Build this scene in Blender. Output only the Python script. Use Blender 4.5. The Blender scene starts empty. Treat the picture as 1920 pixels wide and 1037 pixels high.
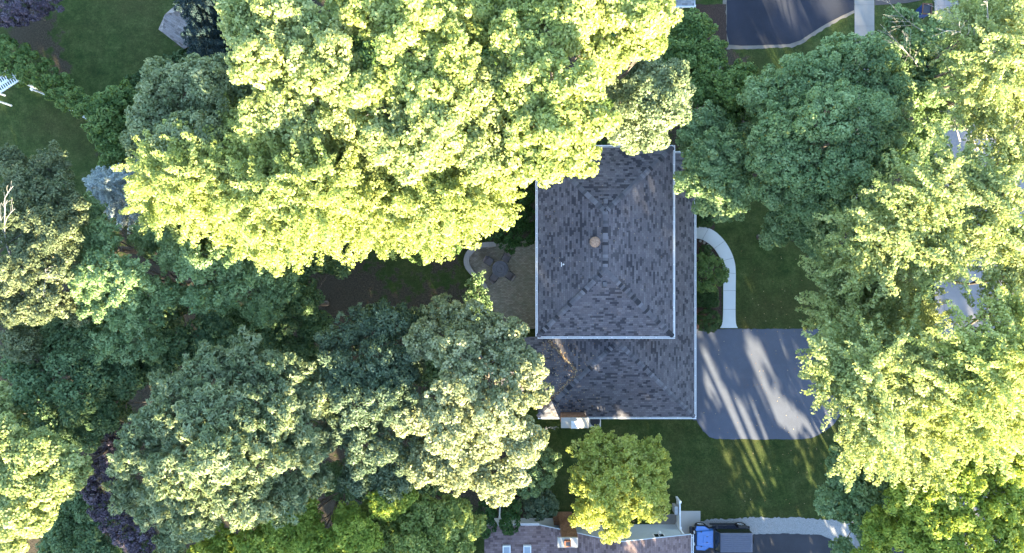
import bpy, bmesh, math, random
import numpy as np
from mathutils import Vector, Matrix
random.seed(7); rng = np.random.default_rng(11)
S = bpy.context.scene; C = S.collection
R_ = math.radians

# ------------------------------------------------------------------ camera, sky, sun, exposure
H = 52.0; GS = 0.039                       # drone height, metres per photo pixel on the ground
cam = bpy.data.cameras.new('camera'); cam.sensor_width = 36.0
cam.lens = 36.0 * (H / GS) / 1920.0; cam.clip_end = 3000; cam.clip_start = 0.5
co = bpy.data.objects.new('camera', cam); C.objects.link(co)
co.location = (0, 0, H); co.rotation_euler = (0, 0, 0); S.camera = co

SUN_EL = 19.0
SUN_DIR = Vector((0.40, -0.917, 0)).normalized()          # horizontal direction towards the sun
SD = (SUN_DIR * math.cos(R_(SUN_EL)) + Vector((0, 0, math.sin(R_(SUN_EL))))).normalized()
sun = bpy.data.lights.new('sun', 'SUN'); sun.energy = 5.0; sun.angle = R_(0.53); sun.color = (1.0, 0.87, 0.60)
so = bpy.data.objects.new('sun', sun); C.objects.link(so)
so.rotation_euler = SD.to_track_quat('Z', 'Y').to_euler(); so.location = (40, -90, 60)
W = bpy.data.worlds.new('World'); S.world = W; W.use_nodes = True
wn = W.node_tree; bg = wn.nodes['Background']; sky = wn.nodes.new('ShaderNodeTexSky')
sky.sky_type = 'NISHITA'; sky.sun_disc = False; sky.sun_elevation = R_(SUN_EL)
sky.sun_rotation = math.atan2(SUN_DIR.x, SUN_DIR.y)
sky.air_density = 1.0; sky.dust_density = 0.5; sky.ozone_density = 1.6
wn.links.new(sky.outputs[0], bg.inputs[0]); bg.inputs[1].default_value = 0.118
vs = S.view_settings; vs.view_transform = 'Standard'; vs.look = 'None'; vs.gamma = 1; vs.exposure = 3.4
S.cycles.max_bounces = 6; S.cycles.diffuse_bounces = 3; S.cycles.transmission_bounces = 4

# ------------------------------------------------------------------ helpers
def sc(z): return GS * (H - z) / H
def P(px, py, z=0.0):
    s = sc(z); return Vector(((px - 960) * s, (518.5 - py) * s, z))
def srgb(r, g, b):
    f = lambda c: (c / 255) / 12.92 if c <= 10 else ((c / 255 + .055) / 1.055) ** 2.4
    return (f(r), f(g), f(b), 1)

class NT:
    def __init__(s, name, rough=0.8, spec=0.3):
        s.m = bpy.data.materials.new(name); s.m.use_nodes = True
        s.t = s.m.node_tree; s.b = s.t.nodes['Principled BSDF']
        s.b.inputs['Roughness'].default_value = rough
        s.b.inputs['Specular IOR Level'].default_value = spec
        s.tc = None
    def n(s, typ, **kw):
        nd = s.t.nodes.new(typ)
        for k, v in kw.items():
            if hasattr(nd, k): setattr(nd, k, v)
        return nd
    def l(s, a, b): s.t.links.new(a, b)
    def coord(s, which='Object'):
        if s.tc is None: s.tc = s.n('ShaderNodeTexCoord')
        return s.tc.outputs[which]
    def noise(s, scale, detail=4, rough=.55, co='Object', vec=None, dist=0):
        nd = s.n('ShaderNodeTexNoise'); nd.inputs['Scale'].default_value = scale
        nd.inputs['Detail'].default_value = detail; nd.inputs['Roughness'].default_value = rough
        nd.inputs['Distortion'].default_value = dist
        s.l(vec if vec is not None else s.coord(co), nd.inputs['Vector']); return nd.outputs[0]
    def ramp(s, fac, stops):
        nd = s.n('ShaderNodeValToRGB'); e = nd.color_ramp.elements
        while len(e) > 1: e.remove(e[-1])
        for i, (p, c) in enumerate(stops):
            if i == 0: e[0].position = p; el = e[0]
            else: el = e.new(p)
            if not isinstance(c, (tuple, list)): c = (c, c, c, 1)
            el.color = c if len(c) == 4 else (*c, 1)
        s.l(fac, nd.inputs[0]); return nd.outputs[0]
    def mix(s, fac, a, b, mode='MIX'):
        nd = s.n('ShaderNodeMix'); nd.data_type = 'RGBA'; nd.blend_type = mode
        for sock, v in ((nd.inputs[0], fac), (nd.inputs[6], a), (nd.inputs[7], b)):
            if isinstance(v, (int, float)): sock.default_value = v
            elif isinstance(v, (tuple, list)): sock.default_value = v if len(v) == 4 else (*v, 1)
            else: s.l(v, sock)
        return nd.outputs[2]
    def math(s, op, a, b=0.0):
        nd = s.n('ShaderNodeMath'); nd.operation = op
        for sock, v in ((nd.inputs[0], a), (nd.inputs[1], b)):
            if isinstance(v, (int, float)): sock.default_value = v
            else: s.l(v, sock)
        return nd.outputs[0]
    def attr(s, name):
        nd = s.n('ShaderNodeAttribute'); nd.attribute_name = name; return nd.outputs['Fac']
    def color(s, c):
        if isinstance(c, (tuple, list)): s.b.inputs['Base Color'].default_value = c if len(c) == 4 else (*c, 1)
        else: s.l(c, s.b.inputs['Base Color'])
        return s
    def bump(s, h, strength=.4, dist=.02):
        nd = s.n('ShaderNodeBump'); nd.inputs['Strength'].default_value = strength; nd.inputs['Distance'].default_value = dist
        s.l(h, nd.inputs['Height']); s.l(nd.outputs[0], s.b.inputs['Normal']); return s

def mat_plain(name, c, rough=.6, spec=.3, metal=0, var=.12, scale=6):
    k = NT(name, rough, spec); k.b.inputs['Metallic'].default_value = metal
    a = tuple(x * (1 - var) for x in c[:3]); b = tuple(min(1, x * (1 + var)) for x in c[:3])
    return k.color(k.ramp(k.noise(scale, 5), [(.3, a), (.7, b)])).m

# mesh collector: verts, faces, per-face tint, uv
class MB:
    def __init__(s): s.v = []; s.f = []; s.t = []; s.uv = []; s.mi = []
    def face(s, pts, tint=.5, uv=None):
        i = len(s.v); s.v += [tuple(p) for p in pts]; s.f.append(tuple(range(i, i + len(pts)))); s.t.append(tint)
        s.uv.append(uv if uv else [(p[0], p[1]) for p in pts])
    def box(s, x0, x1, y0, y1, z0, z1, M=None, tint=.5):
        c = [Vector((x, y, z)) for z in (z0, z1) for y in (y0, y1) for x in (x0, x1)]
        if M is not None: c = [M @ p for p in c]
        for q in ((0, 2, 3, 1), (4, 5, 7, 6), (0, 1, 5, 4), (2, 6, 7, 3), (0, 4, 6, 2), (1, 3, 7, 5)):
            pts = [c[k] for k in q]
            a = (pts[1] - pts[0]); b = (pts[3] - pts[0])
            s.face(pts, tint, [(0, 0), (a.length, 0), (a.length, b.length), (0, b.length)])
    def hexa(s, lo, hi, tint=.5):           # prism between two quads
        n = len(lo); s.face(list(reversed(lo)), tint); s.face(hi, tint)
        for k in range(n): s.face([lo[k], lo[(k + 1) % n], hi[(k + 1) % n], hi[k]], tint)
    def prism(s, pts, z0, z1, tint=.5):
        s.hexa([Vector((p[0], p[1], z0)) for p in pts], [Vector((p[0], p[1], z1)) for p in pts], tint)
    def tube(s, p0, p1, r0, r1, n=6, tint=.5, caps=True):
        p0 = Vector(p0); p1 = Vector(p1); d = (p1 - p0)
        if d.length < 1e-6: return
        q = d.to_track_quat('Z', 'Y'); A = []; B = []
        for k in range(n):
            o = q @ Vector((math.cos(2 * math.pi * k / n), math.sin(2 * math.pi * k / n), 0))
            A.append(p0 + o * r0); B.append(p1 + o * r1)
        for k in range(n): s.face([A[k], A[(k + 1) % n], B[(k + 1) % n], B[k]], tint)
        if caps: s.face(list(reversed(A)), tint); s.face(B, tint)
    def path(s, pts, r0, r1, n=6):
        m = len(pts) - 1
        for k in range(m):
            s.tube(pts[k], pts[k + 1], r0 + (r1 - r0) * k / m, r0 + (r1 - r0) * (k + 1) / m, n, caps=(k == m - 1))
    def lathe(s, prof, c=(0, 0, 0), n=28, M=None):
        c = Vector(c); rings = []
        for r, z in prof:
            ring = [Vector((r * math.cos(2 * math.pi * k / n), r * math.sin(2 * math.pi * k / n), z)) for k in range(n)]
            if M is not None: ring = [M @ p for p in ring]
            rings.append([c + p for p in ring])
        for a, b in zip(rings, rings[1:]):
            for k in range(n): s.face([a[k], a[(k + 1) % n], b[(k + 1) % n], b[k]])
        if prof[-1][0] > 1e-4: s.face(rings[-1])
        if prof[0][0] > 1e-4: s.face(list(reversed(rings[0])))
    def build(s, name, mat, parent=None, bevel=0, smooth=False, merge=True):
        me = bpy.data.meshes.new(name); me.from_pydata(s.v, [], s.f)
        uvl = me.uv_layers.new(name='UVMap'); k = 0; flat = []
        for u in s.uv:
            for a in u: flat += [a[0], a[1]]
        uvl.data.foreach_set('uv', flat)
        at = me.attributes.new('tint', 'FLOAT', 'FACE'); at.data.foreach_set('value', s.t)
        if merge:
            bm = bmesh.new(); bm.from_mesh(me); bmesh.ops.remove_doubles(bm, verts=bm.verts, dist=1e-4)
            bmesh.ops.recalc_face_normals(bm, faces=bm.faces); bm.to_mesh(me); bm.free()
        me.materials.append(mat)
        if smooth:
            me.polygons.foreach_set('use_smooth', [True] * len(me.polygons))
        o = bpy.data.objects.new(name, me); C.objects.link(o)
        if parent is not None:
            o.parent = parent; o.matrix_parent_inverse = Matrix.Identity(4)
            bpy_inv = parent.get('_o', None)
        if bevel:
            md = o.modifiers.new('bevel', 'BEVEL'); md.width = bevel; md.segments = 2; md.limit_method = 'ANGLE'
        return o

def tag(o, label=None, cat=None, group=None, kind=None):
    if label: o['label'] = label
    if cat: o['category'] = cat
    if group: o['group'] = group
    if kind: o['kind'] = kind
    return o
def thing(name, label, cat, loc=(0, 0, 0), rz=0, group=None):
    o = bpy.data.objects.new(name, None); C.objects.link(o); o.empty_display_size = .3
    o.location = loc; o.rotation_euler = (0, 0, rz); return tag(o, label, cat, group)
def copy_tree(o, parent=None):
    c = o.copy(); C.objects.link(c)
    if parent is not None: c.parent = parent
    for ch in list(o.children): copy_tree(ch, c)
    return c
def sheet(name, pts, z, mat, kind='structure', jit=0, th=0.0):
    m = MB()
    if th: m.prism(pts, z - th, z)
    else: m.face([Vector((p[0], p[1], z)) for p in pts])
    o = m.build(name, mat); 
    if kind: o['kind'] = kind
    return o
def smooth_poly(pts, n=8):                 # closed Catmull-Rom
    out = []; N = len(pts)
    for i in range(N):
        p0, p1, p2, p3 = (Vector(pts[(i + k - 1) % N][:2]) for k in range(4))
        for t in np.linspace(0, 1, n, endpoint=False):
            out.append(0.5 * ((2 * p1) + (-p0 + p2) * t + (2 * p0 - 5 * p1 + 4 * p2 - p3) * t * t + (-p0 + 3 * p1 - 3 * p2 + p3) * t ** 3))
    return out
def rough_edge(pts, step=.15, amp=.06):
    out = []
    for i in range(len(pts)):
        a = Vector(pts[i][:2]); b = Vector(pts[(i + 1) % len(pts)][:2]); n = max(1, int((b - a).length / step))
        nrm = Vector((-(b - a).y, (b - a).x)).normalized() if (b - a).length > 0 else Vector((0, 0))
        for k in range(n): out.append(a.lerp(b, k / n) + nrm * random.uniform(-amp, amp))
    return out
def G(*pp): return [P(x, y)[:2] for x, y in pp]

# ------------------------------------------------------------------ materials
def mat_leaf(name, dark, mid, light, extra=None, transl=.32, rough=.55, var=1.0):
    k = NT(name, rough, .22)
    t = k.attr('tint')
    col = k.ramp(t, [(0.0, dark), (.5, mid), (1.0, light)])
    if extra:                                # a few leaves of another colour
        col = k.mix(k.ramp(t, [(.955, 0.0), (.965, 1.0)]), col, extra)
    k.color(col)
    tr = k.n('ShaderNodeBsdfTranslucent')
    g = k.mix(.5, col, (light[0] * 1.3, light[1] * 1.25, light[2] * .7, 1))
    k.l(g, tr.inputs[0])
    mx = k.n('ShaderNodeMixShader'); mx.inputs[0].default_value = transl
    k.l(k.b.outputs[0], mx.inputs[1]); k.l(tr.outputs[0], mx.inputs[2])
    k.l(mx.outputs[0], k.t.nodes['Material Output'].inputs[0])
    return k.m
LM = {
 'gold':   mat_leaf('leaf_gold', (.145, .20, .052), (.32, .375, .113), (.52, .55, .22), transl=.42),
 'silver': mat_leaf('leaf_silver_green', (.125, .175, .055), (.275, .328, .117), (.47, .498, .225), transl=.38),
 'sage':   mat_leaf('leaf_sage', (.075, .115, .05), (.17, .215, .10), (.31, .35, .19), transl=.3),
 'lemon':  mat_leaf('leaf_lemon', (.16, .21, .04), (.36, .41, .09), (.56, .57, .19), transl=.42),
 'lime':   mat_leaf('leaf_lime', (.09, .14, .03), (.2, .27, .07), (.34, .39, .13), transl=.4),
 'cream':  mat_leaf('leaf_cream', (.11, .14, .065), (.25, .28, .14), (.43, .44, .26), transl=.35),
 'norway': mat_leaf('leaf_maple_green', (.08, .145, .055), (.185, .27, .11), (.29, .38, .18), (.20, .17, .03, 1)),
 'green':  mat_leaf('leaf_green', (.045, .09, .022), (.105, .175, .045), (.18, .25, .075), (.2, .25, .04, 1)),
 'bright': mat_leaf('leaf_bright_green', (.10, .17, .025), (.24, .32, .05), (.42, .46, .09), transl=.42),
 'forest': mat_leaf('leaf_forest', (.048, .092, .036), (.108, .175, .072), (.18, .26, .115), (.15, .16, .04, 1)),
 'blueg':  mat_leaf('leaf_blue_green', (.05, .085, .045), (.11, .155, .085), (.19, .24, .14)),
 'tan':    mat_leaf('leaf_tan', (.06, .08, .035), (.12, .148, .068), (.20, .225, .115), (.30, .25, .11, 1)),
 'spruce': mat_leaf('needle_pale_blue', (.18, .225, .225), (.33, .39, .385), (.48, .54, .53), transl=.1),
 'dspruce':mat_leaf('needle_dark_blue', (.012, .026, .028), (.028, .052, .052), (.05, .08, .08), transl=.1),
 'purple': mat_leaf('leaf_purple', (.02, .015, .023), (.075, .06, .085), (.16, .135, .17), transl=.15),
 'cedar':  mat_leaf('needle_cedar', (.012, .038, .008), (.03, .078, .016), (.055, .115, .025), transl=.15),
 'hedge':  mat_leaf('leaf_hedge', (.018, .045, .01), (.04, .08, .02), (.075, .12, .035), transl=.2),
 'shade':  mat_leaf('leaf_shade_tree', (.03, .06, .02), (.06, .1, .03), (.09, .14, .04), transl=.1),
}
def mk_bark(name, a, b):
    k = NT(name, .9, .2)
    mp = k.n('ShaderNodeMapping'); mp.inputs['Scale'].default_value = (6, 6, 1.2); k.l(k.coord(), mp.inputs[0])
    nz = k.noise(1.5, 6, .65, vec=mp.outputs[0])
    return k.color(k.ramp(nz, [(.3, a), (.7, b)])).bump(nz, .6, .03).m
BARK = mk_bark('bark', (.05, .04, .032), (.17, .14, .115))
PALE = mk_bark('dead_wood', (.16, .145, .13), (.36, .34, .31))

k = NT('lawn_and_soil', .95, .1)
nb = k.noise(.16, 5, .6); nm = k.noise(1.1, 6, .65); nf = k.noise(9, 5, .75); nv = k.noise(17, 4, .8); nw = k.noise(4.2, 5, .7)
grass = k.ramp(nm, [(.3, (.019, .040, .010)), (.5, (.048, .080, .020)), (.68, (.105, .13, .042))])
grass = k.mix(k.ramp(nb, [(.42, 0.0), (.68, .75)]), grass, (.078, .068, .026, 1))
grass = k.mix(k.ramp(nw, [(.35, .5), (.6, 0.0)]), grass, (.016, .036, .008, 1))
grass = k.mix(k.ramp(nw, [(.55, 0.0), (.75, .5)]), grass, (.12, .125, .045, 1))
grass = k.mix(k.ramp(nf, [(.3, .7), (.65, 0.0)]), grass, (.010, .021, .005, 1))
grass = k.mix(k.ramp(nv, [(.52, 0.0), (.72, .5)]), grass, (.10, .115, .035, 1))
soil = k.ramp(nf, [(.3, (.02, .016, .011)), (.5, (.052, .043, .03)), (.75, (.11, .088, .062))])
sm = k.math('ADD', k.attr('soil'), k.math('MULTIPLY', k.math('SUBTRACT', nm, .5), 2.2))
k.color(k.mix(k.ramp(sm, [(.42, 0.0), (.6, 1.0)]), grass, soil)).bump(k.math('ADD', nf, nv), .9, .06)
M_GROUND = k.m

def mk_conc(name, c, joint=None, sc_=1.0, stain=.18):
    k = NT(name, .85, .25)
    a = tuple(x * (1 - stain) for x in c); b = tuple(min(1, x * (1 + stain * .5)) for x in c)
    base = k.ramp(k.noise(.9 * sc_, 6, .65), [(.3, a), (.65, b)])
    f = k.noise(60, 3, .7)
    base = k.mix(.25, base, k.ramp(f, [(.3, tuple(x * .75 for x in c)), (.7, tuple(min(1, x * 1.15) for x in c))]))
    return k.color(base).bump(f, .3, .004).m
M_WALK = mk_conc('concrete_walk', (.52, .535, .53), stain=.06)
M_SIDE = mk_conc('concrete_sidewalk', (.21, .20, .185))
M_STREET = mk_conc('street_concrete', (.19, .18, .18), stain=.2)
M_PAD = mk_conc('concrete_pad', (.36, .34, .31), stain=.08)
M_JOINT = mat_plain('joint_dark', (.14, .13, .12), .9)
M_WALLSTONE = mk_conc('wall_capstone', (.27, .25, .23), stain=.2)
def mk_asphalt(name, c, blotch=.25):
    k = NT(name, .9, .25)
    n1 = k.noise(.35, 5, .6, dist=.3); n2 = k.noise(2.2, 6, .7); f = k.noise(70, 2, .8)
    a = tuple(x * (1 - blotch) for x in c); b = tuple(x * (1 + blotch) for x in c)
    col = k.ramp(n1, [(.32, a), (.68, b)])
    col = k.mix(k.ramp(n2, [(.5, 0.0), (.8, .5)]), col, tuple(x * 1.35 for x in c))
    col = k.mix(k.ramp(f, [(.62, 0.0), (.75, .6)]), col, tuple(min(1, x * 2.6) for x in c))
    return k.color(col).bump(f, .5, .006).m
M_ASPH = mk_asphalt('asphalt_driveway', (.082, .091, .118), .12)
M_ASPHN = mk_asphalt('asphalt_new', (.021, .0235, .034), .22)
M_ASPHS = mk_asphalt('asphalt_parking', (.042, .043, .05), .2)
k = NT('brick_pavers', .9, .15)
br = k.n('ShaderNodeTexBrick'); k.l(k.coord(), br.inputs[0]); br.inputs['Scale'].default_value = 1
br.inputs['Brick Width'].default_value = .2; br.inputs['Row Height'].default_value = .1; br.inputs['Mortar Size'].default_value = .006
br.inputs['Color1'].default_value = (.20, .165, .125, 1); br.inputs['Color2'].default_value = (.33, .28, .22, 1); br.inputs['Mortar'].default_value = (.08, .075, .06, 1)
col = k.mix(k.ramp(k.noise(1.3, 5), [(.35, .0), (.7, .6)]), br.outputs[0], (.15, .155, .11, 1))
k.color(col).bump(br.outputs[1], .5, -.006); M_PATIO = k.m
k = NT('gravel', .95, .15)
vo = k.n('ShaderNodeTexVoronoi'); vo.inputs['Scale'].default_value = 42; k.l(k.coord(), vo.inputs[0])
k.color(k.ramp(vo.outputs['Color'], [(.1, (.17, .17, .165)), (.5, (.27, .27, .265)), (.9, (.36, .36, .35))])).bump(vo.outputs[0], .4, .006); M_GRAVEL = k.m
k = NT('brown_mulch', .95, .1)
nf = k.noise(14, 5, .75); k.color(k.ramp(nf, [(.3, (.022, .015, .012)), (.55, (.06, .042, .034)), (.75, (.12, .085, .065))])).bump(nf, 1, .04); M_MULCH = k.m

def mk_shingle(name, dark, mid, light, bw=.36, rh=.145, warm=(.12, .085, .06, 1)):
    k = NT(name, .9, .2); uv = k.coord('UV')
    def brick(w, off):
        b = k.n('ShaderNodeTexBrick'); b.offset = off; b.offset_frequency = 2
        k.l(uv, b.inputs[0]); b.inputs['Scale'].default_value = 1
        b.inputs['Brick Width'].default_value = w; b.inputs['Row Height'].default_value = rh
        b.inputs['Mortar Size'].default_value = .004; b.inputs['Mortar Smooth'].default_value = .3
        b.inputs['Color1'].default_value = (0, 0, 0, 1); b.inputs['Color2'].default_value = (1, 1, 1, 1); b.inputs['Mortar'].default_value = (.25, .25, .25, 1)
        return b
    b1 = brick(bw, .37); b2 = brick(bw * .62, .61)
    v = k.math('ADD', k.math('MULTIPLY', b1.outputs[0], .93), k.math('MULTIPLY', b2.outputs[0], .07))
    col = k.ramp(v, [(.0, dark), (.21, dark), (.29, tuple(x * .9 for x in mid)), (.65, mid), (.95, light)])
    big = k.noise(.35, 4, .6, 'Object')
    col = k.mix(k.ramp(big, [(.4, 0.0), (.75, .35)]), col, tuple(x * 1.25 for x in light[:3]) + (1,))
    col = k.mix(k.ramp(k.noise(.8, 4, .6, 'Object'), [(.55, 0.0), (.8, .25)]), col, warm)
    col = k.mix(k.ramp(k.noise(45, 2, .8, 'Object'), [(.35, .35), (.6, 0.0)]), col, dark)
    mort = k.mix(b1.outputs[1], col, tuple(x * .6 for x in dark[:3]) + (1,))
    # shingle courses overlap: saw tooth height up the slope
    sx = k.n('ShaderNodeSeparateXYZ'); k.l(uv, sx.inputs[0])
    saw = k.math('FRACT', k.math('DIVIDE', sx.outputs[1], rh))
    h = k.math('ADD', k.math('MULTIPLY', k.math('SUBTRACT', 1.0, saw), .8), k.math('MULTIPLY', v, .3))
    return k.color(mort).bump(h, .55, .012).m
M_SHIN = mk_shingle('asphalt_shingles', (.036, .037, .046), (.110, .105, .118), (.155, .149, .162), .28, .138)
M_SHIN_RED = mk_shingle('brown_red_shingles', (.11, .078, .075), (.21, .152, .147), (.27, .20, .195), .3, .14)
M_SHIN_GREY = mk_shingle('weathered_shingles', (.10, .085, .078), (.19, .165, .155), (.24, .215, .20), .3, .14)
k = NT('ridge_cap_shingle', .9, .2)
k.color(k.ramp(k.attr('tint'), [(0, (.022, .023, .028)), (.25, (.04, .042, .05)), (.5, (.095, .096, .11)), (1, (.17, .17, .19))])).bump(k.noise(50, 2), .4, .005); M_CAP = k.m
M_WHITE = mat_plain('white_paint', (.78, .79, .80), .45, .4, var=.05, scale=3)
M_GUTIN = mat_plain('gutter_trough', (.20, .21, .22), .7, var=.3, scale=8)
M_SIDING = mat_plain('pale_grey_siding', (.46, .52, .56), .6, var=.05)
M_SIDH = mat_plain('cream_siding', (.5, .48, .43), .6, var=.06)
M_GLASS = NT('dark_glass', .08, .6).color((.02, .025, .03, 1)).m
M_DARKM = mat_plain('dark_metal', (.035, .036, .042), .45, .5, .4)
M_BRONZE = mat_plain('rusty_cap', (.30, .20, .14), .6, .4, .2, .35, 9)
M_GALV = mat_plain('galvanised', (.45, .46, .47), .4, .5, .5)
M_TERRA = mat_plain('terracotta', (.34, .13, .07), .8, var=.25)
M_CRETE = mk_conc('chimney_cement', (.40, .39, .36), stain=.12)
def mk_brick(name, a, b, mo):
    k = NT(name, .9, .15); uv = k.coord('UV')
    br = k.n('ShaderNodeTexBrick'); k.l(uv, br.inputs[0]); br.inputs['Scale'].default_value = 1
    br.inputs['Brick Width'].default_value = .21; br.inputs['Row Height'].default_value = .075; br.inputs['Mortar Size'].default_value = .008
    br.inputs['Color1'].default_value = a; br.inputs['Color2'].default_value = b; br.inputs['Mortar'].default_value = mo
    return k.color(k.mix(k.ramp(k.noise(1.5, 4), [(.4, 0.0), (.8, .5)]), br.outputs[0], tuple(x * .5 for x in a[:3]) + (1,))).bump(br.outputs[1], .6, -.008).m
M_BRICK = mk_brick('chimney_brick', (.20, .10, .055, 1), (.33, .18, .11, 1), (.16, .13, .11, 1))

# ------------------------------------------------------------------ ground and flat areas
def grid_axis(a, b, step):
    return np.concatenate([[-700, -300, -120], np.arange(a, b + step / 2, step), [120, 300, 700]])
gx = grid_axis(-46, 46, .8); gy = grid_axis(-30, 30, .8)
X, Y = np.meshgrid(gx, gy)
def blob(px, py, r):
    c = P(px, py); return np.clip(1.25 - np.hypot(X - c.x, Y - c.y) / (r * GS), 0, 1)
soilv = np.zeros_like(X)
for b in [(640, 560, 120), (560, 620, 220), (300, 620, 260), (120, 600, 220), (400, 880, 260), (100, 880, 240), (700, 700, 220), (820, 620, 120),
          (900, 860, 130), (960, 940, 90), (600, 950, 220), (620, 200, 300), (900, 250, 250), (1100, 100, 250), (380, 300, 200), (1320, 220, 110),
          (1340, 130, 70), (60, 60, 60), (110, 120, 30), (400, 130, 60), (1580, 380, 110), (1500, 300, 110), (1680, 350, 70), (1700, 250, 60), (960, 400, 80), (830, 470, 50)]:
    soilv = np.maximum(soilv, blob(*b))
soilv = np.maximum(soilv, np.where(X < -41, .5, 0)); 
V = np.stack([X.ravel(), Y.ravel(), np.zeros(X.size)], 1); ny, nx = X.shape
F = [(j * nx + i, j * nx + i + 1, (j + 1) * nx + i + 1, (j + 1) * nx + i) for j in range(ny - 1) for i in range(nx - 1)]
me = bpy.data.meshes.new('ground'); me.from_pydata(V.tolist(), [], F)
at = me.attributes.new('soil', 'FLOAT', 'POINT'); at.data.foreach_set('value', soilv.ravel())
me.materials.append(M_GROUND); go = bpy.data.objects.new('ground', me); C.objects.link(go); go['kind'] = 'structure'

# street, kerb, sidewalk
xs = P(1756, 0).x
sheet('street', [(xs, -120), (xs + 10.5, -120), (xs + 10.5, 120), (xs, 120)], .006, M_STREET)
m = MB(); m.box(xs - .18, xs - .002, -120, 120, -.05, .12); tag(m.build('kerb', M_SIDE), kind='structure')
m = MB()
for y in np.arange(-40, 41, 4.6): m.box(xs + .02, xs + 10.4, y, y + .025, 0.0, .009)
for x in (xs + .55, xs + 3.3, xs + 6.9): m.box(x, x + .025, -60, 60, 0, .0105)
tag(m.build('street_joint', M_JOINT), kind='structure')
x0 = P(1602, 0).x; x1 = P(1639, 0).x
sheet('sidewalk', [(x0, -60), (x1, -60), (x1, 60), (x0, 60)], .030, M_SIDE)
m = MB()
for y in np.arange(-59.2, 60, 1.55): m.box(x0 + .01, x1 - .01, y, y + .02, .0, .034)
tag(m.build('sidewalk_joint', M_JOINT), kind='structure')

# driveways
dr = G((1300, 617), (1605, 616), (1640, 611), (1760, 600), (1760, 768), (1650, 762), (1600, 760), (1583, 768), (1566, 792), (1545, 810), (1520, 822), (1470, 824), (1345, 823), (1330, 819), (1318, 808), (1306, 788), (1300, 788))
sheet('driveway', rough_edge(dr, .2, .03), .018, M_ASPH)
nd = G((1362, -30), (1363, 30), (1362, 60), (1367, 84), (1390, 86), (1480, 83), (1500, 76), (1540, 50), (1572, 33), (1601, 19), (1601, -40))
sheet('gravel', rough_edge(G((1355, -30), (1355, 60), (1360, 92), (1390, 93), (1484, 89), (1506, 80), (1545, 55), (1575, 38), (1602, 24), (1602, -60)), .2, .05), .010, mk_conc('edge_grit', (.17, .15, .125), stain=.3))
sheet('driveway', rough_edge(nd, .3, .012), .020, M_ASPHN)
sheet('driveway', G((1640, -60), (1640, 10), (1700, 6), (1756, -5), (1756, -60)), .016, mk_asphalt('asphalt_apron', (.07, .06, .055)))
sheet('soil', rough_edge(G((1296, 8), (1361, 8), (1362, 60), (1366, 88), (1350, 100), (1290, 110)), .2, .05), .012, M_MULCH)
sheet('gravel', rough_edge(G((1290, 983), (1330, 974), (1420, 970), (1500, 971), (1560, 975), (1606, 978), (1606, 1060), (1290, 1060)), .14, .07), .008, M_GRAVEL)
sheet('parking_area', rough_edge(G((1283, 1003), (1300, 1001), (1410, 1002), (1470, 1000), (1540, 1003), (1560, 1012), (1565, 1100), (1283, 1100)), .15, .03), .014, M_ASPHS)
sheet('driveway', G((1640, 985), (1756, 978), (1756, 1100), (1640, 1100)), .015, M_ASPHS)
sheet('patio', G((1273, 958), (1313, 958), (1313, 1010), (1273, 1010)), .05, M_PAD, th=.1)
sheet('patio', rough_edge(G((1225, 962), (1269, 964), (1270, 983), (1225, 983)), .3, .02), .02, mk_conc('stone_slab', (.25, .23, .21), stain=.35))

# backyard patio
pat = smooth_poly(G((884, 462), (905, 456), (960, 455), (1015, 455), (1015, 540), (1015, 610), (960, 612), (930, 590), (908, 548), (888, 510), (877, 485)), 6)
sheet('patio', pat, .04, M_PATIO, th=.06)
# front walk
outer = [(1300, 424), (1322, 426), (1340, 434), (1356, 449), (1368, 467), (1376, 487), (1379, 507), (1379, 540), (1379, 600), (1383, 615)]
inner = [(1300, 447), (1312, 448), (1325, 454), (1337, 464), (1347, 478), (1353, 492), (1356, 508), (1356, 540), (1355, 600), (1350, 615)]
def dense(pl, n=6):
    out = []; Pp = [Vector(p) for p in pl]
    for i in range(len(Pp) - 1):
        p0 = Pp[max(0, i - 1)]; p1 = Pp[i]; p2 = Pp[i + 1]; p3 = Pp[min(len(Pp) - 1, i + 2)]
        for t in np.linspace(0, 1, n, endpoint=False):
            out.append(0.5 * ((2 * p1) + (-p0 + p2) * t + (2 * p0 - 5 * p1 + 4 * p2 - p3) * t * t + (-p0 + 3 * p1 - 3 * p2 + p3) * t ** 3))
    return out + [Pp[-1]]
O = dense(outer); I = dense(inner)
m = MB()
for a in range(len(O) - 1):
    q = [P(*O[a]), P(*O[a + 1]), P(*I[a + 1]), P(*I[a])]
    m.face([Vector((p.x, p.y, .05)) for p in q])
    for e in ((0, 1), (2, 3)):
        m.face([Vector((q[e[0]].x, q[e[0]].y, .05)), Vector((q[e[1]].x, q[e[1]].y, .05)), Vector((q[e[1]].x, q[e[1]].y, 0)), Vector((q[e[0]].x, q[e[0]].y, 0))])
tag(m.build('path', M_WALK), kind='structure')
m = MB()
for a in (8, 19, 29, 38, 43, 48):
    if a == 43: p, q = P(1379, 545), P(1356, 545)
    elif a == 38: p, q = P(1379, 513), P(1356, 511)
    elif a == 48: p, q = P(1379, 580), P(1355.5, 580)
    else: p, q = P(*O[a]), P(*I[a])
    d = (q - p).normalized(); n_ = Vector((-d.y, d.x, 0)) * .010
    m.face([Vector((v.x, v.y, .054)) for v in (p + n_, q + n_, q - n_, p - n_)])
tag(m.build('path_joint', M_JOINT), kind='structure')
sheet('soil', rough_edge(G((1300, 380), (1338, 380), (1340, 424), (1338, 440), (1345, 478), (1353, 505), (1353, 600), (1345, 616), (1300, 618)), .15, .03), .012, M_MULCH)

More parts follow.
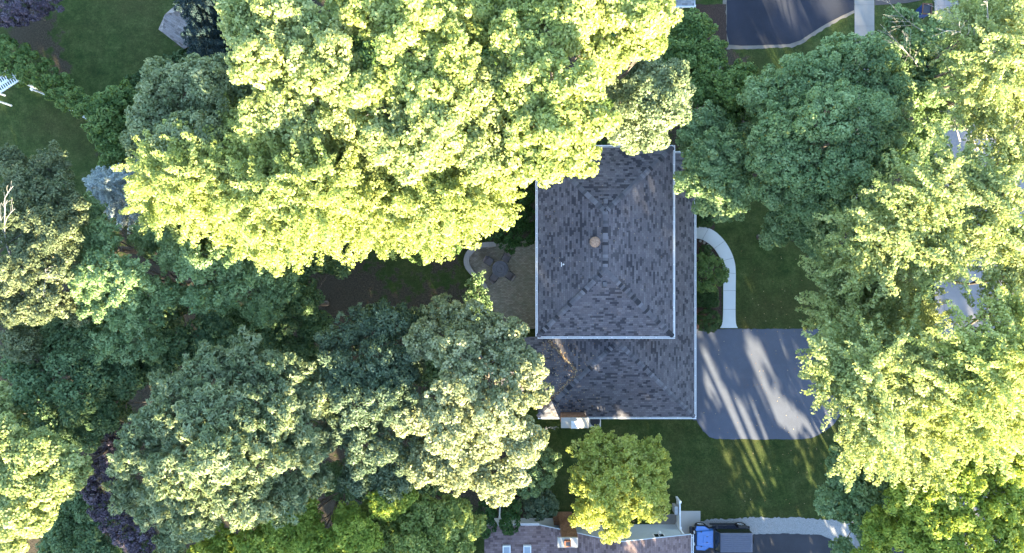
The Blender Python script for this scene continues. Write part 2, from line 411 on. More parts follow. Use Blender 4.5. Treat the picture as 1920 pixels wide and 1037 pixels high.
# ------------------------------------------------------------------ roofs
def roof_face(m, pts, eave):                # uv: u along the eave, v up the slope
    pts = [Vector(p) for p in pts]; e = Vector(eave).normalized()
    n = None
    for i in range(1, len(pts) - 1):
        c = (pts[i] - pts[0]).cross(pts[i + 1] - pts[0])
        if c.length > 1e-3: n = c.normalized(); break
    v = n.cross(e)
    if v.z < 0: v = -v
    o = pts[0]
    m.face(pts, .5, [((p - o).dot(e) + 50, (p - o).dot(v) + 50) for p in pts])
def cap_line(a, b, parent, w=.165):
    a = Vector(a); b = Vector(b); d = (b - a); L = d.length; d.normalize()
    side = d.cross(Vector((0, 0, 1))).normalized(); up = side.cross(d).normalized()
    m = MB(); n = int(L / .19)
    for i in range(n):
        p = a + d * (i * L / n); q = a + d * ((i + 1.12) * L / n); t = random.choice([.15, .38, .5, .55, .6, .65, .75, .9])
        j = random.uniform(-.01, .01)
        for sgn in (-1, 1):
            s0 = side * sgn * (w + j); dn = Vector((0, 0, -.05))
            m.face([p + up * .045, q + up * .060, q + s0 + dn + up * .060, p + s0 + dn + up * .045], t)
            m.face([p + s0 + dn + up * .045, q + s0 + dn + up * .060, q + s0 + dn - up * .02, p + s0 + dn - up * .02], t)
        m.face([p + up * .045, p - up * .0 + side * w - Vector((0, 0, .05)), p - side * w - Vector((0, 0, .05))], 0)
    return m.build('ridge_cap', M_CAP, parent, merge=False)
def gutter(pts, parent, z, w=.12, closed=False, out=None):
    # pts: polyline along the eave, boxes with a dark trough
    m = MB(); t = MB(); n = len(pts)
    for i in range(n - 1):
        a = Vector((*pts[i][:2], z)); b = Vector((*pts[i + 1][:2], z)); d = (b - a).normalized(); s_ = Vector((-d.y, d.x, 0)) * out
        L = (b - a).length
        e = w if i == 0 or closed else w
        a2 = a - d * 0; b2 = b + d * (w if i < n - 2 else 0)
        A = [a2, b2, b2 + s_ * .03, a2 + s_ * .03]
        m.hexa([p - Vector((0, 0, .13)) for p in A], A)
        A = [a2 + s_ * (w - .045), b2 + s_ * (w - .045), b2 + s_ * w, a2 + s_ * w]
        m.hexa([p - Vector((0, 0, .13)) for p in A], [p + Vector((0, 0, .004)) for p in A])
        A = [a2 + s_ * .031, b2 + s_ * .031, b2 + s_ * (w - .046), a2 + s_ * (w - .046)]
        t.hexa([p - Vector((0, 0, .12)) for p in A], [p - Vector((0, 0, .045)) for p in A])
        k = max(1, int(L / .95))
        for j in range(k + 1):
            c = a + d * (L * j / k * .98 + .02)
            A = [c, c + d * .03, c + d * .03 + s_ * w, c + s_ * w]
            m.hexa([p - Vector((0, 0, .03)) for p in A], [p + Vector((0, 0, .008)) for p in A])
    g = m.build('gutter', M_WHITE, parent); t.build('gutter_trough', M_GUTIN, g)

# main house
ZE = 5.6; ZR = 7.2
hx0 = P(1008, 0, ZE).x; hx1 = P(1262, 0, ZE).x; hyN = P(0, 276, ZE).y; hyS = P(0, 631, ZE).y
rN = P(1135, 397, ZR); rS = P(1135, 507, ZR)
house = thing('house', 'large hipped house with two levels of slate grey shingle roof in the centre', 'house')
wx0, wx1, wyN, wyS = 2.15, hx1 - .45, hyN - .45, hyS + .45
LZ = 2.8; lx0 = 1.80; lx1 = P(1302, 0, LZ).x; lyN = P(0, 287, LZ).y; lyS = P(0, 782, LZ).y
m = MB(); m.box(wx0, wx1, wyS, wyN, 0, ZE - .02); m.build('wall', M_SIDH, house)
m = MB(); m.box(2.3, lx1 - .5, lyS + .5, wyS - .01, 0, LZ - .03); m.box(wx1 + .01, lx1 - .5, wyS, lyN - .5, 0, LZ - .03); m.build('wall', M_SIDH, house)
m = MB()
e = [Vector((hx0, hyS, ZE)), Vector((hx1, hyS, ZE)), Vector((hx1, hyN, ZE)), Vector((hx0, hyN, ZE))]
roof_face(m, [e[0], e[1], rS], (1, 0, 0)); roof_face(m, [e[1], e[2], rN, rS], (0, 1, 0))
roof_face(m, [e[2], e[3], rN], (1, 0, 0)); roof_face(m, [e[3], e[0], rS, rN], (0, 1, 0))
m.face([v - Vector((0, 0, .14)) for v in reversed(e)])
for i in range(4): m.face([e[i], e[(i + 1) % 4], e[(i + 1) % 4] - Vector((0, 0, .14)), e[i] - Vector((0, 0, .14))])
uroof = m.build('roof', M_SHIN, house, merge=False)
uroof['label'] = 'upper hipped roof'
for a, b in ((rS, rN), (e[0], rS), (e[1], rS), (e[2], rN), (e[3], rN)): cap_line(a, b, uroof)
gutter([(hx0, hyS), (hx1, hyS), (hx1, hyN), (hx0, hyN), (hx0, hyS)], uroof, ZE + .01, .13, True, -1)
# lower roof: hip whose ridge runs under the upper storey
aS = P(1158, 641, 4.7); LR = 4.7
pe = (LR - LZ) / (lx1 - aS.x)
zE = LZ + pe * (lx1 - wx1)
m = MB()
SE = Vector((lx1, lyS, LZ)); SW = Vector((lx0, lyS, LZ)); NE = Vector((lx1, lyN, LZ))
NEi = Vector((wx1 - .0, lyN - (lx1 - wx1), zE))
roof_face(m, [SW, SE, aS], (1, 0, 0))
aN = Vector((aS.x, wyS + .3, LR)); 
roof_face(m, [SE, NE, NEi, Vector((wx1, wyS + .3, zE)), aN, aS], (0, 1, 0))
roof_face(m, [NE, Vector((wx1 - .0, lyN, LZ)), NEi], (1, 0, 0))
# west slope
pw = (LR - LZ) / (aS.x - lx0)
roof_face(m, [SW, aS, aN, Vector((lx0, wyS + .3, LZ))], (0, 1, 0))
lroof = m.build('roof', M_SHIN, house, merge=False); lroof['label'] = 'lower single storey roof'
# west gable spur meeting the west slope in two valleys
gz = LZ + .0; vy = P(0, 698, 3.9).y; vxE = P(1081, 0, 3.9).x
gr = LZ + pw * (vxE - lx0); hw = 2.3
m = MB(); xw = -2.2
E0 = Vector((vxE, vy, gr + .03)); W0 = Vector((xw, vy, gr + .03))
nW = Vector((xw, vy + hw, LZ + .03)); sW = Vector((xw, vy - hw, LZ + .03))
nE = Vector((lx0, vy + hw, LZ + .03)); sE = Vector((lx0, vy - hw, LZ + .03))
roof_face(m, [nW, nE, E0, W0], (1, 0, 0)); roof_face(m, [sW, sE, E0, W0], (1, 0, 0))
m.face([W0, nW, sW]); m.build('roof', M_SHIN, house, merge=False)['label'] = 'small gabled roof spur under the overhanging tree'
m = MB(); m.box(xw + .3, 2.3, vy - hw + .4, vy + hw - .4, 0, LZ - .03); m.build('wall', M_SIDH, house)
cap_line(SE, aS, lroof); cap_line(SW, aS, lroof); cap_line(NE, NEi, lroof)
gutter([(lx0, lyS), (lx1, lyS), (lx1, lyN), (wx1, lyN)], lroof, LZ + .01, .13, True, -1)
# roof fittings
c = P(1115, 454, 6.95)
t = MB(); t.lathe([(.13, -.35), (.13, .12), (.31, .13), (.34, .17), (.25, .24), (.0, .28)], c, 24); t.build('roof_vent', M_BRONZE, uroof, smooth=False)
c = P(1056, 496, 6.1)
t = MB(); t.lathe([(.05, -.3), (.05, .3), (.035, .3), (.035, .2)], c, 14); t.box(c.x - .14, c.x - .10, c.y - .14, c.y + .14, 5.95, 6.2); t.build('vent_pipe', M_WHITE, uroof)
for q in (P(1135.5, 377, 7.05), P(1134, 533, 7.0)):
    t = MB(); t.box(q.x - .14, q.x + .14, q.y - .14, q.y + .14, q.z - .4, q.z + .06); t.box(q.x - .12, q.x + .12, q.y - .17, q.y - .145, q.z - .1, q.z + .0)
    t.build('box_vent', mat_plain('vent_grey', (.10, .10, .11), .6), uroof, bevel=.02)
# chimney
ch = MB(); ch.box(3.34, 4.98, -9.98, -9.36, 0, 4.88)
cho = ch.build('chimney', M_BRICK, house)
t = MB(); t.box(3.24, 5.08, -10.02, -9.33, 4.882, 5.02); t.build('chimney_cap', M_CRETE, cho, bevel=.02)
t = MB(); t.box(3.93, 4.34, -9.93, -9.53, 5.0, 5.18); t.box(3.88, 4.39, -9.98, -9.48, 5.30, 5.34)
for dx in (3.93, 4.31):
    for dy in (-9.93, -9.56): t.box(dx, dx + .03, dy, dy + .03, 5.17, 5.31)
t.build('flue_cover', mat_plain('flue_white', (.72, .74, .76), .4), cho)
# windows / doors on walls (seen from a step to the side)
for (x, y, ax) in ((4, wyN, 'y'), (8, wyN, 'y')):
    t = MB(); t.box(x - .5, x + .5, y - .02, y + .03, 3.9, 5.0); w = t.build('window', M_WHITE, house)
    t = MB(); t.box(x - .43, x + .43, y + .031, y + .04, 3.97, 4.93); t.build('pane', M_GLASS, w)
for y in (-1.5, 2.5, 6.0):
    for (x, sx) in ((wx0, -1), (wx1, 1)):
        t = MB(); t.box(min(x, x + sx * .03), max(x, x + sx * .03), y - .6, y + .6, 4.1, 5.0); w = t.build('window', M_WHITE, house)
        t = MB(); t.box(min(x + sx * .031, x + sx * .04), max(x + sx * .031, x + sx * .04), y - .53, y + .53, 4.17, 4.93); t.build('pane', M_GLASS, w)
gxw = lx1 - .5
t = MB(); t.box(gxw - .02, gxw + .04, -8.9, -4.0, 0.02, 2.3); gd = t.build('garage_door', M_WHITE, house)
t = MB()
for z in (.55, 1.1, 1.7): t.box(gxw + .041, gxw + .05, -8.88, -4.02, z, z + .03)
t.build('panel_groove', M_GUTIN, gd)
# AC unit
ac = thing('air_conditioner', 'grey outdoor air conditioning unit with round fan grille beside the chimney', 'air conditioner', (5.98, -10.42, 0))
t = MB(); t.box(-.42, .42, -.42, .42, 0, .78); t.build('casing', M_GALV, ac, bevel=.03)
t = MB(); t.lathe([(.36, .782), (.36, .80), (.30, .81), (.0, .80)], (0, 0, 0), 24); t.build('fan_grille', M_DARKM, ac)

# fallen leaves on the roof and lawn
def scatter(name, pts, mat, size=.06, label=None):
    m = MB()
    for p in pts:
        a = random.uniform(0, 6.28); d = Vector((math.cos(a), math.sin(a), random.uniform(-.2, .2))) * size; s_ = Vector((-math.sin(a), math.cos(a), random.uniform(-.2, .2))) * size * .6
        m.face([p - d, p + s_, p + d, p - s_], random.random())
    return tag(m.build(name, mat, merge=False), label, 'leaves', kind='stuff')
k = NT('fallen_leaf', .8, .2); k.color(k.ramp(k.attr('tint'), [(0, (.16, .07, .03)), (.5, (.35, .22, .10)), (1, (.5, .42, .25))])); M_FALL = k.m
pts = []
def zl(x, y): return min(LZ + pe * (lx1 - x), LZ + pe * (y - lyS), LZ + pw * (x - lx0)) if x > lx0 else LZ
def zg(x, y): return gr + .03 - abs(y - vy) * (gr - LZ) / hw if x < vxE else 0
vA = [(1028, 638, 1081, 696), (1081, 698, 1024, 760)]
for i in range(520):
    if i < 260:
        q = random.choice(vA); u = random.random(); g = random.gauss(0, 1.6)
        px = q[0] + (q[2] - q[0]) * u + g; py = q[1] + (q[3] - q[1]) * u + random.gauss(0, 1.6)
    else: px = 1016 + abs(random.gauss(0, 48)); py = random.uniform(640, 780)
    p = P(px, py, 3.4)
    z = max(zl(p.x, p.y), zg(p.x, p.y)); 
    if z < 2.7 or z > 5: continue
    p = P(px, py, z); z = max(zl(p.x, p.y), zg(p.x, p.y)); pts.append(Vector((p.x, p.y, z + .03)))
scatter('fallen_leaves', pts, M_FALL, .045, 'tan fallen leaves gathered in the valleys of the lower roof')
pts = [Vector((*P(random.uniform(1390, 1590), random.uniform(420, 960))[:2], .04)) for _ in range(150)]
pts += [Vector((*P(random.uniform(1310, 1560), random.uniform(620, 820))[:2], .04)) for _ in range(40)]
roofp = []
for _ in range(70):
    q = P(random.uniform(1012, 1255), random.uniform(330, 625), 6.3); xx, yy = q.x, q.y
    zz = ZE + min((xx - hx0) / (rS.x - hx0), (hx1 - xx) / (hx1 - rS.x), (yy - hyS) / (rS.y - hyS), (hyN - yy) / (hyN - rN.y)) * (ZR - ZE)
    roofp.append(Vector((xx, yy, zz + .03)))
scatter('fallen_leaves', roofp, M_FALL, .03, 'a few stray tan leaves on the upper roof')
scatter('fallen_leaves', pts, M_FALL, .04, 'scattered pale leaves on the front lawn and driveway')

# ------------------------------------------------------------------ neighbouring house (bottom)
nh = thing('house', 'neighbouring house with brownish red shingle roof at the bottom edge', 'house')
NZ = 2.7; NRZ = 4.1; nyF = -17.9; nxE = P(1296, 0, NZ).x; nxR = P(1160, 0, NRZ).x
ps = (NRZ - NZ) / (nxE - nxR)
m = MB(); YS = -30.0
apx = Vector((nxR, nyF, NRZ)); ap2 = Vector((nxR, YS, NRZ))
roof_face(m, [Vector((nxE, nyF, NZ)), Vector((nxE, YS, NZ)), ap2, apx], (0, 1, 0))
wx = nxR - (NRZ - NZ) / ps; wy = -17.25
vend = (nxR, wy - (nxR - wx), NRZ)
roof_face(m, [Vector((wx, wy, NZ)), Vector(vend), ap2, apx], (0, 1, 0)) if False else None
roof_face(m, [apx, Vector((wx, wy, NZ)), Vector(vend)], (0, 1, 0))
roof_face(m, [Vector((-1.9, wy, NZ)), Vector((wx, wy, NZ)), Vector(vend), Vector((-1.9, vend[1], NRZ))], (1, 0, 0))
roof_face(m, [Vector((-1.9, vend[1], NRZ)), Vector(vend), Vector((nxR, YS, NZ)), Vector((-1.9, YS, NZ))], (1, 0, 0))
nroof = m.build('roof', M_SHIN_RED, nh, merge=False)
m = MB(); nyw = -18.12; wxE = nxE - .45
m.face([(wx + 1.2, nyw, 0), (wxE, nyw, 0), (wxE, nyw, NZ + .1), (nxR, nyw, NRZ - .06), (wx + 1.2, nyw, NZ + .28)])
m.face([(wxE, nyw, 0), (wxE, YS + .4, 0), (wxE, YS + .4, NZ), (wxE, nyw, NZ)])
m.face([(-1.5, -17.66, 0), (wx + 1.2, -17.66, 0), (wx + 1.2, -17.66, NZ + .08), (-1.5, -17.66, NZ + .08)])
m.face([(wx + 1.2, -17.66, 0), (wx + 1.2, nyw, 0), (wx + 1.2, nyw, NZ + .2), (wx + 1.2, -17.66, NZ + .1)])
m.face([(-1.5, -17.66, 0), (-1.5, YS + .4, 0), (-1.5, YS + .4, NZ), (-1.5, -17.66, NZ)])
m.build('wall', M_SIDING, nh, merge=False)
m = MB(); t2 = random
for (a, b) in ((Vector((nxE, nyF, NZ)), apx), (apx, Vector((wx, wy, NZ)))):
    d = (b - a).normalized(); up = Vector((0, 0, .02)); s_ = Vector((0, .05, 0))
    m.hexa([a - up * 5, b - up * 5, b - up * 5 + s_, a - up * 5 + s_], [a + up * .2, b + up * .2, b + up * .2 + s_, a + up * .2 + s_])
m.build('rake_board', M_SIDING, nh)
gutter([(nxE, YS), (nxE, nyF)], nroof, NZ + .01, .17, False, -1)
gutter([(wx - .05, wy), (-1.9, wy)], nroof, NZ + .01, .12, False, -1)
m = MB(); m.box(3.32, 4.36, -17.64, -17.2, 0, 5.0); nc = m.build('chimney', M_BRICK, nh)
for q in ((2.98, 3.31), (4.37, 4.7)):
    m = MB(); m.box(q[0], q[1], -17.64, -17.35, 0, 1.6); m.build('chimney_shoulder', M_BRICK, nc)
m = MB(); m.box(3.0, 4.34, -17.86, -17.2, 5.002, 5.16); m.build('chimney_cap', M_CRETE, nc, bevel=.02)
m = MB(); m.box(3.44, 3.86, -17.70, -17.32, 5.15, 5.48); m.build('flue', M_TERRA, nc)
m = MB(); m.box(3.5, 3.8, -17.64, -17.38, 5.481, 5.485); m.build('flue_opening', M_DARKM, nc)
for px in (950, 988.5):
    zz = NZ + ps * 1.15; c = P(px, 1030, zz + .1); zz = NZ + ps * (wy - c.y)
    Mx = Matrix.Translation((c.x, c.y, zz + .06)) @ Matrix.Rotation(math.atan(ps), 4, 'X')
    m = MB(); m.box(-.27, .27, -.55, .32, -.1, .06, Mx); sk = m.build('skylight', M_WHITE, nh)
    m = MB(); m.box(-.2, .2, -.48, .24, .061, .075, Mx); m.build('pane', NT('skylight_pane', .25, .5).color((.33, .38, .42, 1)).m, sk)
c = P(1237, 996, 1.5)
m = MB(); m.box(9.86, 10.66, nyw + .002, nyw + .05, 2.05, 2.72); wf = m.build('window', M_WHITE, nh)
m = MB(); m.box(9.93, 10.24, nyw + .051, nyw + .06, 2.12, 2.65); m.box(10.28, 10.59, nyw + .051, nyw + .06, 2.12, 2.65); m.build('pane', M_GLASS, wf)
m = MB(); m.box(wxE - .02, wxE + .10, nyw + .002, nyw + .10, 0, 2.55); m.build('downspout', M_WHITE, nh)
m = MB(); m.lathe([(.09, 0), (.09, .14), (.02, .18)], (10.4, nyw + .12, 1.9), 12); m.build('wall_lamp', M_WHITE, nh)

# white fences, utility box
def picket_fence(name, label, a, b, h=1.75, group=None):
    a = Vector((*a, 0)); b = Vector((*b, 0)); d = b - a; L = d.length
    t = thing(name, label, 'fence', a, math.atan2(d.y, d.x), group)
    m = MB(); m.box(.06, L - .06, -.02, .02, .06, h - .08); m.build('panel', M_WHITE, t)
    m = MB(); m.box(0, L, -.045, .045, h - .08, h); m.build('rail', M_WHITE, t)
    m = MB(); m.box(0, L, -.035, .035, .1, .2); m.build('rail', M_WHITE, t)
    for x in (0, L):
        m = MB(); m.box(x - .06, x + .06, -.06, .06, 0, h + .06); m.box(x - .08, x + .08, -.08, .08, h + .061, h + .1); m.build('post', M_WHITE, t)
    return t
p = P(1275, 941, 1.1); picket_fence('garden_fence', 'white fence panel running from the red roofed house beside the concrete pad', (p.x, p.y), (p.x + .02, -17.98), 1.1)
p = P(938, 943, 1.5); picket_fence('garden_fence', 'short white fence behind the two evergreens at the lower roof', (p.x, p.y), (p.x - .05, -17.1), 1.5)
ub = thing('utility_box', 'small grey metal box standing beside the white fence panel', 'utility box', (P(1268, 957, .8).x, P(1268, 957, .8).y, 0))
m = MB(); m.box(-.11, .11, -.27, .27, 0, .85); m.build('cabinet', mat_plain('utility_grey', (.36, .37, .37), .6), ub, bevel=.02)
m = MB(); m.box(-.13, .13, -.29, .29, .851, .88); m.build('lid', mat_plain('utility_lid', (.46, .47, .47), .6), ub)
# curved dark garden edging
m = MB(); pts = dense([(936, 944), (950, 937), (968, 934), (990, 936)], 6)
for a, b in zip(pts, pts[1:]):
    A = P(*a); B = P(*b); m.tube((A.x, A.y, .1), (B.x, B.y, .1), .09, .09, 6)
tag(m.build('garden_edging', M_DARKM), 'dark curved edging strip behind the evergreens', 'edging')

# corner of the house at the top
th_ = thing('house', 'grey roof corner with white gutter at the top edge', 'house')
x0_, x1_, y0_ = P(1255, 0, 3).x, P(1302, 0, 3).x, P(0, 11, 3).y
m = MB(); roof_face(m, [(x0_ - 6, y0_, 3), (x1_, y0_, 3), (x1_, y0_ + 7, 5.4), (x0_ - 6, y0_ + 7, 5.4)], (1, 0, 0))
roof_face(m, [(x0_ - 6, y0_ + 14, 3), (x1_, y0_ + 14, 3), (x1_, y0_ + 7, 5.4), (x0_ - 6, y0_ + 7, 5.4)], (1, 0, 0))
rr = m.build('roof', mk_shingle('pale_blue_shingles', (.16, .17, .18), (.27, .29, .31), (.34, .36, .38)), th_, merge=False)
gutter([(x0_ - 6, y0_), (x1_, y0_), (x1_, y0_ + .02)], rr, 3.01, .1, True, -1)
m = MB(); m.box(x1_ - .02, x1_ + .06, y0_, y0_ + 7, 2.85, 3.0); m.build('rake_board', M_WHITE, th_)
m = MB(); m.box(x0_ - 5.6, x1_ - .4, y0_ + .45, y0_ + 13, 0, 2.98); m.build('wall', M_SIDING, th_)

# shingled garden shed top-left
sz = 2.5
poly = [(330, 9), (309, 27), (297, 55), (345, 92), (385, 88), (420, 40), (380, 6)]
sp = [P(x, y, sz) for x, y in poly]
rz1, rz2 = P(340, 24, 3.1), P(393, 62, 3.1)
shed = thing('garden_shed', 'grey shingled shed roof half hidden under dark blue spruces', 'shed', (sum((p.x for p in sp)) / 7, sum((p.y for p in sp)) / 7, 0))
sl = Vector(shed.location)
m = MB(); e1 = (sp[3] - sp[2]); r1 = P(336, 20, 3.05); r2 = P(402, 40, 3.2)
def L_(v): return v - sl
q1 = P(304, 60, 2.75); q2 = P(352, 88, 2.75)
roof_face(m, [L_(sp[2]), L_(sp[3]), L_(q2), L_(q1)], e1)
roof_face(m, [L_(q1), L_(q2), L_(sp[4]), L_(r2), L_(r1), L_(sp[1])], (0.83, -.56, 0))
roof_face(m, [L_(r1), L_(r2), L_(sp[5]), L_(sp[6]), L_(sp[0])], (1, -.1, 0))
m.face([L_(sp[1]), L_(r1), L_(sp[0])]); m.face([L_(sp[2]), L_(q1), L_(sp[1])])
m.build('roof', M_SHIN_GREY, shed, merge=False)
cc = sum((L_(p) for p in sp), Vector()) / 7
m = MB(); m.prism([(cc + (L_(p) - cc) * .88)[:2] for p in sp], 0, 2.42); m.build('wall', mat_plain('shed_wood', (.16, .12, .09), .8), shed)

# white slatted arbour, hidden bench rail, white post (top left)
a0 = P(36, 150, 2.1); a1 = P(-20, 186, 2.1); d = (a1 - a0); ang = math.atan2(d.y, d.x)
ab = thing('arbor', 'white slatted arbour roof at the left edge beside the hedge', 'arbor', (a0.x, a0.y, 0), ang)
m = MB(); L = d.length
m.box(0, L, -.04, .04, 2.05, 2.15); m.box(0, L, -.92, -.84, 2.05, 2.15); m.box(0, L, -.52, -.36, 2.06, 2.14); m.build('beam', M_WHITE, ab)
m = MB()
for i in range(int(L / .17)): m.box(.1 + i * .17, .16 + i * .17, -1.04, .12, 2.152, 2.19)
m.build('slat', M_WHITE, ab)
for x, y in ((.1, 0), (.1, -.88), (L - .1, 0), (L - .1, -.88)):
    m = MB(); m.box(x - .05, x + .05, y - .05, y + .05, 0, 2.05); m.build('post', M_WHITE, ab)
p = P(134, 206, .9); q = P(176, 231, .9)
picket_fence('garden_fence', 'low white fence section at the foot of the hedge, mostly under leaves', (p.x, p.y), (q.x, q.y), .95)
p = P(63.5, 168.5, 2.0); gp = thing('garden_post', 'white post top poking out of the left hedge', 'post', (p.x, p.y, 0))
m = MB(); m.box(-.05, .05, -.05, .05, 0, 2.1); m.build('shaft', M_WHITE, gp)
m = MB(); m.lathe([(.02, 2.1), (.1, 2.14), (.12, 2.22), (.08, 2.3), (0, 2.33)], (0, 0, 0), 12); m.build('finial', M_WHITE, gp)

# seat wall of the patio
O2 = dense([(930, 454), (908, 455), (888, 461), (875, 473), (870, 488), (873, 502), (882, 514), (892, 523), (903, 534), (910, 545)], 5)
I2 = dense([(930, 463), (909, 464), (894, 469), (884, 479), (880, 489), (883, 500), (890, 510), (899, 518), (910, 530), (917, 541)], 5)
sw = thing('seat_wall', 'curved low stone seat wall around the patio', 'wall', P(880, 490, 0)); o_ = Vector(sw.location)
m = MB(); b_ = MB()
for a in range(len(O2) - 1):
    q = [P(*O2[a]) - o_, P(*O2[a + 1]) - o_, P(*I2[a + 1]) - o_, P(*I2[a]) - o_]
    g = .03
    q2 = [q[0].lerp(q[1], g), q[1].lerp(q[0], g), q[2].lerp(q[3], g), q[3].lerp(q[2], g)]
    m.hexa([Vector((p.x, p.y, .42)) for p in q2], [Vector((p.x, p.y, .49)) for p in q2], random.random())
    q3 = [q[0].lerp(q[3], .08), q[1].lerp(q[2], .08), q[2].lerp(q[1], .08), q[3].lerp(q[0], .08)]
    b_.hexa([Vector((p.x, p.y, 0)) for p in q3], [Vector((p.x, p.y, .42)) for p in q3])
b_.build('wall_blocks', mk_conc('wall_block', (.17, .15, .13), stain=.3), sw); m.build('capstone', M_WALLSTONE, sw, merge=False)
# table & chairs
tp = P(938, 504, .74)
tb = thing('patio_table', 'round dark patio table with ringed top', 'table', (tp.x, tp.y, .04))
m = MB(); m.lathe([(.55, .68), (.60, .69), (.60, .72), (.55, .735), (.50, .725), (.36, .725), (.33, .74), (.29, .74), (.27, .725), (.10, .725), (.08, .745), (0, .745)], (0, 0, 0), 40)
m.build('table_top', mat_plain('table_metal', (.085, .085, .10), .45, .5, .3, .2), tb)
m = MB(); m.lathe([(.3, 0), (.3, .03), (.06, .06), (.05, .68)], (0, 0, 0), 16); m.build('pedestal', M_DARKM, tb)
def chair(label, loc, rz):
    t = thing('patio_chair', label, 'chair', (loc.x, loc.y, .04), rz, 'chairs around the patio table')
    m = MB(); m.box(-.24, .24, -.22, .24, .40, .43); m.build('seat', M_SLING, t, bevel=.01)
    Mx = Matrix.Translation((0, -.24, .43)) @ Matrix.Rotation(R_(18), 4, 'X')
    m = MB(); m.box(-.24, .24, -.015, .015, 0, .5, Mx); m.build('backrest', M_SLING, t)
    for sx in (-1, 1):
        m = MB(); m.path([(sx * .27, .24, .62), (sx * .27, -.2, .64), (sx * .27, -.28, .66)], .022, .022); m.build('armrest', M_DARKM, t)
        for y in (-.22, .22):
            m = MB(); m.tube((sx * .26, y, 0), (sx * .26, y, .63), .018, .018); m.build('leg', M_DARKM, t)
M_SLING = mat_plain('sling_fabric', (.135, .12, .125), .8)
for (px, py, ang, lab) in ((917, 490, 52, 'patio chair with grey sling seat left of the round table, nearest the seat wall'), (949, 484, -28, 'patio chair above right of the round table, near the evergreen'),
                     (926, 521, 150, 'dark patio chair below left of the round table, beside the tree branch'), (956, 517, 215, 'dark patio chair below right of the round table, on the house side')):
    p = P(px, py, .5); d = Vector((tp.x - p.x, tp.y - p.y, 0)); chair(lab, p, math.atan2(d.y, d.x) - math.pi / 2)
# blue recycling bin
p = P(1730, 22, .5); rb = thing('recycling_bin', 'blue recycling bin with a dark open top by the kerb', 'bin', (p.x, p.y, .02), R_(-4))
M_BLUEB = mat_plain('bin_blue', (.02, .045, .16), .5)
m = MB(); m.hexa([Vector(v) for v in ((-.25, -.28, 0), (.25, -.28, 0), (.25, .28, 0), (-.25, .28, 0))], [Vector(v) for v in ((-.32, -.36, 1.0), (.32, -.36, 1.0), (.32, .36, 1.0), (-.32, .36, 1.0))]); m.build('body', M_BLUEB, rb)
m = MB()
for b in ((-.36, .36, -.40, -.32), (-.36, .36, .32, .40)): m.box(b[0], b[1], b[2], b[3], 1.001, 1.07)
m.box(-.36, -.28, -.319, .319, 1.001, 1.07); m.box(.28, .36, -.319, .319, 1.001, 1.07); m.build('rim', mat_plain('bin_brown', (.07, .035, .022), .6), rb)
m = MB(); m.box(-.279, .279, -.319, .319, 1.002, 1.01); m.build('contents', M_DARKM, rb)
for sx in (-1, 1):
    m = MB(); m.lathe([(.1, -.03), (.1, .03)], (0, 0, 0), 14, Matrix.Translation((sx * .29, -.3, .1)) @ Matrix.Rotation(R_(90), 4, 'Y')); m.build('wheel', M_DARKM, rb)

# small stones round the front bed
stones = [(1313, 452), (1320, 455), (1327, 460), (1332, 467), (1334, 475)]
for i, (x, y) in enumerate(stones):
    p = P(x, y); m = MB(); s0 = .12
    n = 7; ring = [(s0 * random.uniform(.8, 1.15) * math.cos(a * 6.283 / n), s0 * random.uniform(.8, 1.15) * math.sin(a * 6.283 / n)) for a in range(n)]
    m.hexa([Vector((a, b, 0)) for a, b in ring], [Vector((a * .8, b * .8, .09)) for a, b in ring])
    o = m.build('edging_stone', M_WALLSTONE, bevel=.02); o.location = (p.x, p.y, .012)
    tag(o, ['pale edging stone nearest the house inside the curved walk', 'second edging stone from the house inside the curved walk', 'middle edging stone of the five inside the curved walk', 'fourth edging stone from the house inside the curved walk', 'lowest edging stone beside the small shrub inside the curved walk'][i], 'stone', 'edging stones inside the curved walk')

